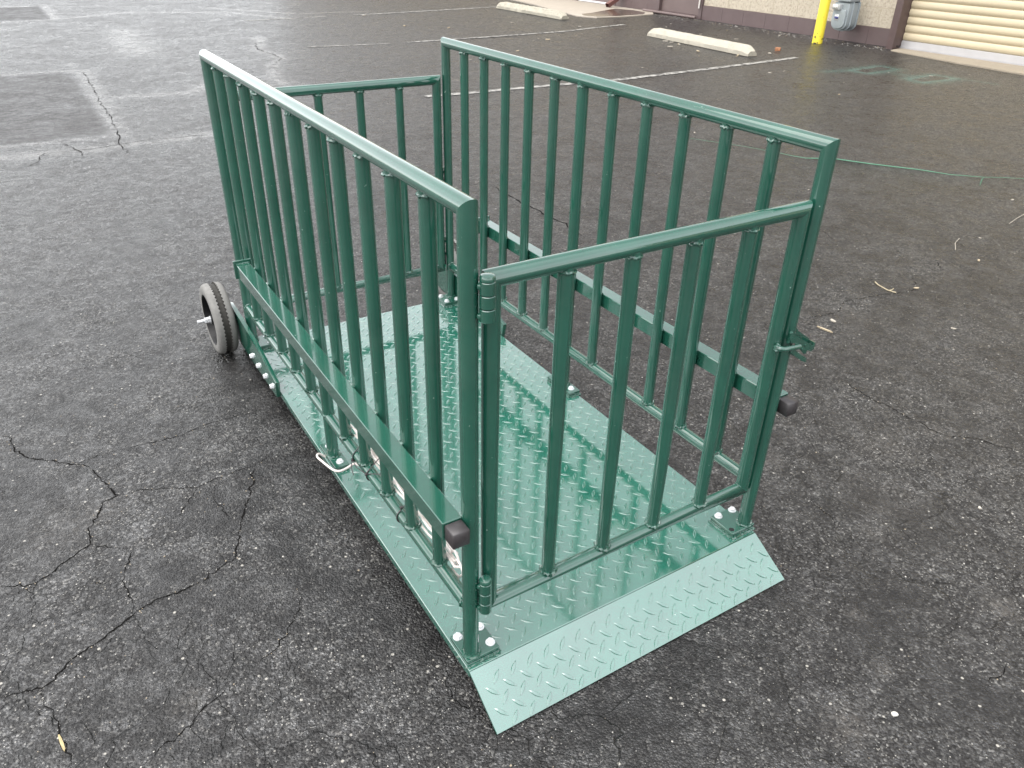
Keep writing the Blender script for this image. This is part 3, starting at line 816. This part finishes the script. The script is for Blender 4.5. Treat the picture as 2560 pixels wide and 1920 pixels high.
# individually recognisable bits
chip('leaf', -0.865, 0.320, 0.060, 0.0085, math.radians(-82), simple('dry_leaf', (0.36, 0.29, 0.15), 0.7, 0, 0.25, 90, 0.3, 200), 'narrow dry yellow leaf lying in the asphalt crack at the near corner', 'leaf', th=0.005)
chip('wood_splinter', 2.350, 0.845, 0.090, 0.013, math.radians(-84), M_CHIP, 'brown pointed wood splinter on asphalt beside the gate latch', 'wood splinter', th=0.007)
bm = bmesh.new()
stone(bm, (0, 0, 0), 0.009, 0, 0.9, 8)
o = link_obj('pebble', bm, simple('white_pebble', (0.5, 0.48, 0.44), 0.6, 0, 0.1, 60, 0.2, 200), None, smooth=False); o.location = (0.813, -0.598, G)
tag(o, 'single bright white pebble on dark asphalt in front of the ramp', 'pebble')
bm = bmesh.new(); stone(bm, (0, 0, 0), 0.008, 0, 0.8, 7)
o = link_obj('pebble', bm, simple('cream_pebble', (0.46, 0.42, 0.35), 0.6, 0, 0.1, 60, 0.2, 200), None, smooth=False); o.location = (1.732, -0.265, G)
tag(o, 'cream pebble on asphalt to the right of the ramp', 'pebble')
bm = bmesh.new()
polytube(bm, [(3.052, 1.087, G + 0.004), (3.030, 1.055, G + 0.006), (3.021, 1.033, G + 0.007), (3.013, 0.985, G + 0.005), (3.028, 0.945, G + 0.003)], 0.0027, 8)
polytube(bm, [(3.011, 0.978, G + 0.005), (3.030, 0.972, G + 0.008), (3.048, 0.975, G + 0.010)], 0.002, 8)
tag(link_obj('twig', bm, simple('pale_twig', (0.38, 0.32, 0.21), 0.7, 0, 0.2, 60, 0.2, 200), None), 'forked pale twig lying beside a crack right of the scale', 'twig')
bm = bmesh.new()
polytube(bm, [(4.952, 1.328, G + 0.003), (4.80, 1.298, G + 0.006), (4.666, 1.267, G + 0.003)], 0.0021, 6)
tag(link_obj('straw', bm, M_CHIPW, None), 'thin pale straw on the asphalt at the right edge', 'straw')
bm = bmesh.new()
polytube(bm, [(4.11, 1.265, G + 0.003), (4.00, 1.225, G + 0.006), (3.897, 1.159, G + 0.003)], 0.0021, 6)
tag(link_obj('straw', bm, M_CHIPW, None), 'short bent straw on asphalt below the green string', 'straw')
bm = bmesh.new()
spts = [(4.40, 3.95), (4.62, 3.52), (4.719, 3.233), (4.743, 3.117), (4.785, 3.004), (4.865, 2.953), (4.998, 2.86), (5.12, 2.636), (5.328, 2.33), (5.413, 2.141), (5.58, 1.975), (5.696, 1.905), (5.832, 1.80), (6.1, 1.62)]
polytube(bm, [(x, y, G + 0.006) for x, y in spts], 0.0055, 8, radii=[0.0012, 0.0012, 0.0018, 0.002, 0.003, 0.0046, 0.0046, 0.0046, 0.004, 0.003, 0.002, 0.0018, 0.0018, 0.0018])
polytube(bm, [(5.572, 1.97, G + 0.006), (5.467, 1.925, G + 0.012), (5.325, 1.853, G + 0.006)], 0.005, 6, radii=[0.002, 0.004, 0.0014])
tag(link_obj('string', bm, simple('green_string', (0.07, 0.19, 0.12), 0.55, 0, 0.3, 8, 0.2, 200), None), 'long thin bright green plastic string lying across the asphalt', 'string')
bm = bmesh.new(); box(bm, -0.055, 0.055, -0.04, 0.04, 0, 0.042, 0.008, 2)
for v in bm.verts: v.co += Vector((random.uniform(-1, 1), random.uniform(-1, 1), random.uniform(-1, 0.5))) * 0.005
o = link_obj('brick_fragment', bm, simple('orange_brick', (0.30, 0.135, 0.065), 0.85, 0, 0.3, 50, 0.4, 200), None, smooth=False); o.location = (9.69, 7.66, G); o.rotation_euler = (0, 0, 0.7)
tag(o, 'orange brick fragment on asphalt behind the nearer wheel stop', 'brick fragment')
GRP = 'pale wood chips scattered on the asphalt'
def scatter(zone, label, lmin, lmax):
    for (x, y) in zone:
        ln = random.uniform(lmin, lmax) * 0.72
        chip('wood_chip', x, y, ln, ln * random.uniform(0.25, 0.6), random.uniform(0, PI), random.choice([M_CHIP, M_CHIPW, M_CHIPW]), label, 'wood chip', GRP, th=ln * 0.18)
scatter([(2.462, 0.887), (5.212, 1.548), (4.236, 1.209), (3.86, 0.995), (3.178, 0.93), (4.1, 2.4), (3.5, 1.9), (2.9, 0.55), (5.3, 3.1), (4.6, 4.1)], 'pale wood chip on open asphalt right of the scale', 0.022, 0.06)
scatter([(rng.uniform(4.5, 8.2), rng.uniform(7.2, 10.4)) for _ in range(11)], 'pale wood chip inside the parking bay of the nearer wheel stop', 0.04, 0.13)
scatter([(rng.uniform(8.35, 8.75), rng.uniform(7.3, 9.6)) for _ in range(8)], 'pale wood chip lying along the front of the nearer wheel stop', 0.05, 0.16)
scatter([(rng.uniform(9.2, 11.4), rng.uniform(7.2, 11.8)) for _ in range(13)], 'pale wood chip between the nearer wheel stop and the building', 0.04, 0.13)
scatter([(rng.uniform(5.5, 8.7), rng.uniform(11.2, 14.6)) for _ in range(8)], 'pale wood chip inside the parking bay of the farther wheel stop', 0.05, 0.15)
scatter([(rng.uniform(7.4, 10.4), rng.uniform(4.2, 6.6)) for _ in range(8)], 'pale wood chip near the green paint overspray squares', 0.035, 0.09)

# parking stripes: worn white paint sheets
def stripe_mat():
    m, nt, b = new_mat('worn_white_paint')
    co = pos(nt)
    c = mixc(nt, noise(nt, co, 10, 5), (0.20, 0.195, 0.18), (0.34, 0.33, 0.30))
    c = mixc(nt, ramp(nt, noise(nt, co, 13, 8, 0.72), [(0.46, 0.0), (0.58, 1.0)]), c, (0.045, 0.043, 0.041))
    lk(nt, c, b.inputs['Base Color']); b.inputs['Roughness'].default_value = 0.6
    bump(nt, b, noise(nt, co, 80, 4), 0.3, 0.003)
    return m
M_STRIPE = stripe_mat()
def stripe(pts, w):
    bm = bmesh.new(); prev = None
    fp = []
    for a, b in zip(pts, pts[1:]):
        n = int(max(2, abs(b[0] - a[0]) / 0.08))
        fp += [(a[0] + (b[0] - a[0]) * i / n, a[1] + (b[1] - a[1]) * i / n) for i in range(n)]
    fp.append(pts[-1])
    for (x, y) in fp:
        l = bm.verts.new((x, y + w / 2 + random.uniform(-0.012, 0.006), G + 0.004)); r = bm.verts.new((x, y - w / 2 + random.uniform(-0.006, 0.012), G + 0.004))
        if prev: bm.faces.new((prev[1], r, l, prev[0]))
        prev = (l, r)
    o = link_obj('parking_stripe', bm, M_STRIPE, None, smooth=False); tag(o, kind='structure'); return o
stripe([(3.14, 6.645), (3.93, 6.638), (5.80, 6.62), (7.28, 6.76), (9.35, 6.997)], 0.11)
stripe([(3.25, 10.69), (4.5, 10.58)], 0.07)
stripe([(4.79, 10.62), (6.2, 10.72), (7.84, 10.90), (9.70, 11.41)], 0.10)
stripe([(3.35, 14.296), (4.9, 14.52)], 0.08)
stripe([(5.5, 14.60), (6.05, 14.676), (7.6, 14.97), (9.22, 15.28)], 0.11)

# wheel stops
def concrete_mat(name, base, speck):
    m, nt, b = new_mat(name)
    co = pos(nt)
    c = mixc(nt, noise(nt, co, 6, 7, 0.65), tuple(x * 0.8 for x in base), tuple(min(1, x * 1.15) for x in base))
    c = mixc(nt, math_n(nt, 'MULTIPLY', ramp(nt, noise(nt, co, 38, 6, 0.75), [(0.54, 0.0), (0.64, 1.0)]), speck), c, (0.14, 0.125, 0.10))
    lk(nt, c, b.inputs['Base Color']); b.inputs['Roughness'].default_value = 0.85
    bump(nt, b, noise(nt, co, 45, 6, 0.7), 0.5, 0.006)
    return m
def wheel_stop(x0, y0, x1, y1, mat, label, rough):
    Lg = math.hypot(x1 - x0, y1 - y0)
    bm = bmesh.new(); n = 44; rows = []
    prof = [(-0.100, 0.0), (-0.100, 0.056), (-0.094, 0.064), (-0.060, 0.128), (-0.052, 0.134), (0.052, 0.134), (0.060, 0.128), (0.094, 0.064), (0.100, 0.056), (0.100, 0.0)]
    for i in range(n + 1):
        t = i / n; s = (t - 0.5) * Lg
        e = min(t, 1 - t) * Lg
        k = 0.50 + 0.50 * min(1, e / 0.13)
        row = []
        for (a, h) in prof:
            hh = h * (k if h > 0.05 else 1)
            ns = (random.random() - 0.5) * rough
            row.append(bm.verts.new((a * (0.86 + 0.14 * min(1, e / 0.06)) + ns, s, max(0, hh + (random.random() - 0.6) * rough * (h > 0)))))
        rows.append(row)
    for a, b in zip(rows, rows[1:]):
        for k in range(len(prof) - 1): bm.faces.new((a[k], a[k + 1], b[k + 1], b[k]))
        bm.faces.new((a[0], b[0], b[-1], a[-1]))
    bm.faces.new(rows[0]); bm.faces.new(rows[-1])
    o = link_obj('wheel_stop', bm, mat, None, ang=30)
    o.location = ((x0 + x1) / 2, (y0 + y1) / 2, G + 0.006); o.rotation_euler = (0, 0, math.atan2(y1 - y0, x1 - x0) - PI / 2)
    tag(o, label, 'wheel stop', 'concrete wheel stops of the parking bays'); return o
wheel_stop(8.80, 7.35, 9.02, 9.86, concrete_mat('cream_concrete', (0.38, 0.35, 0.285), 0.5), 'smooth cream concrete wheel stop with scuffed end, nearer the roller door', 0.003)
wheel_stop(9.07, 12.50, 9.06, 14.98, concrete_mat('pitted_concrete', (0.36, 0.335, 0.27), 0.85), 'rough pitted concrete wheel stop beside the concrete apron', 0.012)

# concrete apron, its muddy puddle and the door sill
M_APRON = concrete_mat('apron_concrete', (0.34, 0.30, 0.25), 0.25)
bm = bmesh.new()
ap = [(11.84, 20), (11.84, 13.1), (11.45, 12.62), (10.56, 12.48), (9.85, 12.50), (9.64, 12.86), (9.78, 13.5), (9.9, 14.2), (10.2, 15.3), (10.4, 16.5), (10.4, 20)]
extrude_poly(bm, ap, 'z', G - 0.05, G + 0.022, 0.006)
tag(link_obj('concrete_apron', bm, M_APRON, None), kind='structure')
bm = bmesh.new()
pd = [(9.80, 12.86), (9.95, 12.58), (10.5, 12.56), (11.2, 12.66), (11.5, 12.95), (11.55, 13.4), (11.4, 13.85), (10.9, 13.6), (10.3, 13.25), (9.95, 13.15)]
f = bm.faces.new([bm.verts.new((x, y, G + 0.0262)) for x, y in pd])
m_pud = simple('muddy_water', (0.075, 0.055, 0.040), 0.12, 0, 0.35, 3, 0.05, 20)
tag(link_obj('puddle', bm, m_pud, None), kind='structure')
bm = bmesh.new()
extrude_poly(bm, [(11.84, 6.985), (11.42, 6.90), (11.25, 6.2), (11.13, 5.6), (11.02, 4.6), (10.95, 3.0), (10.95, 1.0), (11.84, 1.0)], 'z', G - 0.05, G + 0.018, 0.006)
tag(link_obj('concrete_sill', bm, concrete_mat('sill_concrete', (0.27, 0.23, 0.175), 0.6), None), kind='structure')

# ------------------------------------------------------------------ BUILDING
bld = empty('building', (12.5, 10, G))
tag(bld, 'workshop building of cream split face block with brown base and roller door', 'building')
def bpart(name, bm, mat, parent=bld, **kw): return link_obj(name, bm, mat, parent, **kw)
def block_mat():
    m, nt, b = new_mat('split_face_block')
    co = pos(nt)
    mp = nt.nodes.new('ShaderNodeMapping'); mp.inputs['Rotation'].default_value = (PI / 2, 0, PI / 2)
    sep = nt.nodes.new('ShaderNodeSeparateXYZ'); lk(nt, co, sep.inputs[0])
    cb = nt.nodes.new('ShaderNodeCombineXYZ'); lk(nt, sep.outputs['Y'], cb.inputs['X']); lk(nt, math_n(nt, 'SUBTRACT', sep.outputs['Z'], 0.158), cb.inputs['Y'])
    br = nt.nodes.new('ShaderNodeTexBrick'); lk(nt, cb.outputs[0], br.inputs['Vector'])
    br.inputs['Scale'].default_value = 1.0; br.inputs['Brick Width'].default_value = 0.56; br.inputs['Row Height'].default_value = 0.285
    br.inputs['Mortar Size'].default_value = 0.006; br.inputs['Mortar Smooth'].default_value = 0.3
    n1 = noise(nt, co, 34, 7, 0.7); n2 = noise(nt, co, 7, 5)
    c = mixc(nt, n2, (0.46, 0.40, 0.30), (0.56, 0.50, 0.40))
    c = mixc(nt, math_n(nt, 'MULTIPLY', ramp(nt, noise(nt, co, 23, 7, 0.75), [(0.48, 0.0), (0.62, 1.0)]), 0.55), c, (0.24, 0.18, 0.145))
    c = mixc(nt, br.outputs['Fac'], c, (0.50, 0.43, 0.32))
    lk(nt, c, b.inputs['Base Color']); b.inputs['Roughness'].default_value = 0.9
    h = math_n(nt, 'SUBTRACT', math_n(nt, 'MULTIPLY', n1, 1.0), math_n(nt, 'MULTIPLY', br.outputs['Fac'], 0.8))
    bump(nt, b, h, 0.9, 0.03)
    return m
M_BLOCK = block_mat()
M_BROWN = simple('brown_paint', (0.105, 0.074, 0.072), 0.55, 0, 0.15, 5, 0.2, 60)
M_BROWN2 = simple('brown_door_paint', (0.135, 0.098, 0.092), 0.5, 0, 0.12, 4, 0.1, 40)
M_STEEL = simple('brown_steel', (0.10, 0.068, 0.064), 0.42, 0, 0.25, 9, 0.25, 60)
bm = bmesh.new()
box(bm, 11.87, 12.6, 7.124, 11.60, 0.1585, 4.6)
box(bm, 11.87, 12.6, 13.0, 40.0, 0.1585, 4.6)
box(bm, 11.87, 12.6, 11.6005, 12.9995, 2.2, 4.6)
box(bm, 11.87, 12.6, -14.0, 0.998, G - 0.3, 4.6)
box(bm, 11.87, 12.6, 0.9985, 7.1235, 3.6, 4.6)
box(bm, 12.6005, 26.0, -14.0, 40.0, G - 0.3, 4.599)
bpart('wall', bm, M_BLOCK, smooth=False)
bm = bmesh.new(); box(bm, 11.62, 26.3, -14.2, 40.2, 4.601, 4.9, 0.02, 1); bpart('roof', bm, M_STEEL, smooth=False)
bm = bmesh.new()   # painted base course with block joints
def base_run(y0, y1):
    y = y1
    while y > y0 + 0.05:
        ya = max(y0, y - 0.56)
        box(bm, 11.846, 12.59, ya + 0.0015, y - 0.0015, G - 0.2, 0.155, 0.0015, 1)
        y = ya
    box(bm, 11.858, 12.58, y0, y1, G - 0.2, 0.158)
base_run(7.124, 11.60); base_run(13.0, 14.42); base_run(15.95, 24)
bpart('wall_base', bm, M_BROWN, smooth=False)
# brown steel door with frame, threshold rail and pale handle bar
bm = bmesh.new(); box(bm, 11.90, 11.95, 11.70, 12.90, G + 0.06, 2.15, 0.003, 1)
d1 = bpart('door', bm, M_BROWN2)
bm = bmesh.new()
box(bm, 11.83, 11.97, 11.602, 11.698, G - 0.05, 2.199, 0.004, 1); box(bm, 11.83, 11.97, 12.902, 12.998, G - 0.05, 2.199, 0.004, 1)
box(bm, 11.85, 11.98, 11.699, 12.901, G - 0.05, G + 0.058)
bpart('door_frame', bm, M_BROWN, d1)
bm = bmesh.new(); polytube(bm, [(11.80, 11.66, 0.10), (11.80, 11.66, 0.9)], 0.016, 12); box(bm, 11.80, 11.83, 11.65, 11.67, 0.5, 0.52)
bpart('handle', bm, simple('pale_handle', (0.62, 0.58, 0.54), 0.4), d1)
bm = bmesh.new(); polytube(bm, [(11.72, 11.64, G + 0.035), (11.70, 13.25, G + 0.04)], 0.028, 14); box(bm, 11.76, 11.84, 11.9, 13.1, G - 0.02, G + 0.02)
bpart('threshold_pipe', bm, M_BROWN2, d1)
bm = bmesh.new(); box(bm, 11.90, 11.95, 14.50, 15.92, G + 0.03, 2.15, 0.003, 1)
d2 = bpart('door', bm, M_BROWN2)
bm = bmesh.new(); box(bm, 11.84, 11.97, 14.422, 14.498, G - 0.05, 2.15, 0.004, 1)
bpart('door_frame', bm, M_BROWN, d2)
bm = bmesh.new(); box(bm, 11.86, 11.899, 14.62, 15.90, G + 0.022, G + 0.062, 0.004, 1)
bpart('door_sweep', bm, simple('pale_sweep', (0.62, 0.60, 0.60), 0.5), d2)
# downspout elbow
def downspout():
    bm = bmesh.new()
    def sec(c, hw, hd, d):
        c = Vector(c); d = Vector(d).normalized(); u = Vector((0, 1, 0)); v = d.cross(u).normalized()
        return [bm.verts.new(c + u * a * hw + v * b * hd) for a, b in ((-1, -1), (1, -1), (1, 1), (-1, 1))]
    rs = [sec((11.77, 14.18, 4.5), 0.055, 0.045, (0, 0, -1)), sec((11.77, 14.18, 0.20), 0.055, 0.045, (0, 0, -1)), sec((11.74, 14.18, 0.12), 0.055, 0.045, (-0.5, 0, -1)),
          sec((11.42, 14.18, -0.045), 0.055, 0.045, (-0.9, 0, -0.45))]
    for a, b in zip(rs, rs[1:]):
        for k in range(4): bm.faces.new((a[k], a[(k + 1) % 4], b[(k + 1) % 4], b[k]))
    bm.faces.new(rs[0])
    return bpart('downspout', bm, simple('red_brown_metal', (0.135, 0.060, 0.055), 0.4, 0, 0.2, 8, 0.1, 60), smooth=False)
downspout()
# roller door with ribbed curtain, grey bottom bar and square steel jamb
bm = bmesh.new()
z = 0.030; prev = None; ys = (1.0, 6.995)
prof = []
while z < 3.58:
    for dz, dx in ((0.0, 0.020), (0.004, 0.018), (0.014, 0.001), (0.05, -0.005), (0.088, -0.002), (0.106, 0.006), (0.111, 0.016)):
        prof.append((11.80 + dx, z + dz))
    z += 0.1145
for (x, zz) in prof:
    a, b = bm.verts.new((x, ys[0], zz)), bm.verts.new((x, ys[1], zz))
    if prev: bm.faces.new((prev[0], prev[1], b, a))
    prev = (a, b)
rd = bpart('roller_door', bm, simple('cream_door_paint', (0.50, 0.425, 0.29), 0.45, 0, 0.07, 3, 0.1, 30), ang=60)
bm = bmesh.new()
box(bm, 11.785, 11.825, 1.0, 6.995, -0.078, 0.028, 0.004, 1); box(bm, 11.76, 11.80, 1.0, 6.995, -0.084, -0.0785)
bpart('bottom_bar', bm, simple('grey_bar', (0.44, 0.43, 0.43), 0.45, 0.3, 0.12, 5, 0.1, 40), rd)
bm = bmesh.new(); box(bm, 11.59, 11.868, 7.0, 7.122, G - 0.05, 3.6, 0.008, 2)
for (yy, zz) in ((7.0, 0.0),):
    pass
j = bpart('door_jamb', bm, M_STEEL)
for (x, zz, r) in ((11.70, -0.055, 0.014), (11.735, -0.06, 0.012), (11.78, -0.055, 0.009)):
    bm = bmesh.new()
    lathe(bm, [(-0.0015, r), (-0.0005, r)], (x, 7.0, zz), 'y', 12)
    bpart('bolt_hole', bm, M_HOLE, j)

# yellow bollard
bm = bmesh.new()
bx, by, br = 11.05, 8.03, 0.082
lathe(bm, [(G - 0.02, br), (0.85, br), (0.90, br * 0.93), (0.935, br * 0.7), (0.955, br * 0.35), (0.96, 0.01)], (bx, by, 0), 'z', 40)
m, nt, b = new_mat('yellow_paint_chipped')
co = pos(nt)
c = mixc(nt, noise(nt, co, 6, 4), (0.78, 0.62, 0.035), (0.84, 0.70, 0.06))
sepz = nt.nodes.new('ShaderNodeSeparateXYZ'); lk(nt, co, sepz.inputs[0])
low = ramp(nt, math_n(nt, 'ADD', sepz.outputs['Z'], 0.102), [(0.0, 1.0), (0.30, 0.0)])
chp = ramp(nt, math_n(nt, 'ADD', noise(nt, co, 22, 4, 0.6), math_n(nt, 'MULTIPLY', low, 0.12)), [(0.685, 0.0), (0.70, 1.0)])
c = mixc(nt, chp, c, (0.03, 0.026, 0.022)); lk(nt, c, b.inputs['Base Color']); b.inputs['Roughness'].default_value = 0.4
bump(nt, b, noise(nt, co, 60, 4), 0.2, 0.002)
o = link_obj('bollard', bm, m, None)
tag(o, 'yellow steel bollard with chipped paint at its foot by the gas meter', 'bollard')

# gas meter
gm = empty('gas_meter', (11.55, 7.95, G))
tag(gm, 'grey gas meter with index window mounted on the brown based wall', 'gas meter')
M_METER = simple('meter_grey', (0.30, 0.335, 0.35), 0.5, 0.0, 0.14, 14, 0.25, 60)
def meter_outline(w, z0, z1, n=10):
    out = []
    for k in range(n + 1):
        t = PI + PI * k / n
        out.append((w * math.cos(t), z0 + (w * 0.72) * (1 + math.sin(t))))
    out += [(w * 1.0, z1 - 0.05), (w * 0.92, z1), (-w * 0.92, z1), (-w * 1.0, z1 - 0.05)]
    return out
bm = bmesh.new()
yc = 7.985
def mo(w, z0, z1): return [(yc + a, b) for a, b in meter_outline(w, z0, z1)]
extrude_poly(bm, mo(0.150, 0.085, 0.50), 'x', 11.43, 11.69, 0.012)
extrude_poly(bm, mo(0.128, 0.110, 0.40), 'x', 11.395, 11.4295, 0.014)
extrude_poly(bm, mo(0.168, 0.067, 0.52), 'x', 11.515, 11.532, 0.003)
extrude_poly(bm, mo(0.168, 0.067, 0.52), 'x', 11.668, 11.685, 0.003)
link_obj('body', bm, M_METER, gm)
bm = bmesh.new(); box(bm, 11.40, 11.67, yc - 0.16, yc + 0.16, 0.5205, 0.60, 0.02, 2)
link_obj('top_cover', bm, M_METER, gm)
bm = bmesh.new()
for dy in (-0.11, 0.11):
    polytube(bm, [(11.55, yc + dy, 0.601), (11.55, yc + dy, 1.05), (11.80, yc + dy, 1.05)], 0.022, 16)
    lathe(bm, [(0.6005, 0.034), (0.65, 0.034)], (11.55, yc + dy, 0), 'z', 8)
link_obj('pipe', bm, M_METER, gm)
bm = bmesh.new(); box(bm, 11.352, 11.4285, yc - 0.02, yc + 0.125, 0.395, 0.475, 0.008, 2)
ix = link_obj('index_box', bm, simple('index_grey', (0.42, 0.43, 0.43), 0.4, 0, 0.1, 30, 0.1, 60), gm)
bm = bmesh.new(); box(bm, 11.3495, 11.3515, yc + 0.02, yc + 0.115, 0.405, 0.465)
link_obj('index_window', bm, simple('index_white', (0.66, 0.66, 0.64), 0.25, 0, 0.2, 60, 0.0, 60), ix)
bm = bmesh.new(); box(bm, 11.392, 11.3942, yc - 0.005, yc + 0.075, 0.235, 0.325)
box(bm, 11.3908, 11.3918, yc - 0.003, yc + 0.073, 0.258, 0.292, mi=1)
link_obj('sticker', bm, [simple('sticker_white', (0.72, 0.72, 0.72), 0.4), simple('sticker_blue', (0.05, 0.055, 0.22), 0.4)], gm)

# ------------------------------------------------------------------ LIGHT
SUN_EL, SUN_AZ = math.radians(66), math.radians(-75)       # azimuth from +Y towards +X
w = bpy.data.worlds.new('World'); bpy.context.scene.world = w; w.use_nodes = True
nt = w.node_tree
bg = nt.nodes['Background']
sky = nt.nodes.new('ShaderNodeTexSky'); sky.sky_type = 'NISHITA'
sky.sun_disc = False; sky.sun_elevation = SUN_EL; sky.sun_rotation = SUN_AZ
sky.air_density = 1.0; sky.dust_density = 1.5; sky.ozone_density = 1.0; sky.altitude = 100
hs = nt.nodes.new('ShaderNodeHueSaturation'); hs.inputs['Saturation'].default_value = 0.12
lk(nt, sky.outputs[0], hs.inputs['Color'])
# overcast sky shaped by height: raised at the horizon, dimmest midway, brighter again overhead
tc = nt.nodes.new('ShaderNodeTexCoord'); sx = nt.nodes.new('ShaderNodeSeparateXYZ'); lk(nt, tc.outputs['Generated'], sx.inputs[0])
grad = ramp(nt, sx.outputs['Z'], [(0.0, 0.76), (0.09, 0.68), (0.22, 0.54), (0.45, 0.47), (0.60, 0.38), (0.76, 0.39), (0.95, 0.60)])
# bright lobe added high in the unseen sky for the ramp to mirror
dt = nt.nodes.new('ShaderNodeVectorMath'); dt.operation = 'DOT_PRODUCT'; lk(nt, tc.outputs['Generated'], dt.inputs[0]); dt.inputs[1].default_value = (0.36, -0.46, 0.811)
grad = mixc(nt, 1.0, grad, ramp(nt, dt.outputs['Value'], [(0.72, 0.0), (0.93, 0.56)]), 'ADD')
cl = nd(nt, 'ShaderNodeTexNoise', Scale=2.2, Detail=5.0, Roughness=0.55); lk(nt, tc.outputs['Generated'], cl.inputs['Vector'])
grad = mixc(nt, 1.0, grad, ramp(nt, cl.outputs['Fac'], [(0.3, 0.72), (0.7, 1.0)]), 'MULTIPLY')
lk(nt, mixc(nt, 1.0, hs.outputs[0], grad, 'MULTIPLY'), bg.inputs[0])
bg.inputs[1].default_value = 0.15
sl = bpy.data.lights.new('sun', 'SUN'); sl.energy = 0.5; sl.angle = math.radians(75); sl.color = (1.0, 0.97, 0.93)
so = bpy.data.objects.new('sun', sl); C.objects.link(so)
sd = Vector((math.sin(SUN_AZ) * math.cos(SUN_EL), math.cos(SUN_AZ) * math.cos(SUN_EL), math.sin(SUN_EL)))
so.rotation_euler = sd.to_track_quat('Z', 'Y').to_euler(); so.location = (0, 0, 20)

# ------------------------------------------------------------------ CAMERA
cam = bpy.data.cameras.new('camera'); co_ = bpy.data.objects.new('camera', cam); C.objects.link(co_)
R = Matrix(((0.8503190717707056, -0.5258299762299901, 0.021454889442124803), (0.25436742192572603, 0.4463432330342388, 0.8579480945764743), (0.46071107089570285, 0.7240722024926183, -0.513288179029698)))
right, up, fwd = R[0], R[1], R[2]
mw = Matrix(((right[0], up[0], -fwd[0], -0.5969954459753666), (right[1], up[1], -fwd[1], -1.0901567699652557), (right[2], up[2], -fwd[2], 1.4855373705524946), (0, 0, 0, 1)))
co_.matrix_world = mw
cam.sensor_fit = 'HORIZONTAL'; cam.sensor_width = 36.0; cam.lens = 1920.4070208639191 / 2560 * 36.0
cam.clip_start = 0.02; cam.clip_end = 2000
sc = bpy.context.scene
sc.camera = co_
sc.view_settings.view_transform = 'Standard'; sc.view_settings.look = 'None'; sc.view_settings.gamma = 1
sc.view_settings.exposure = 2.75
sc.render.engine = 'CYCLES'
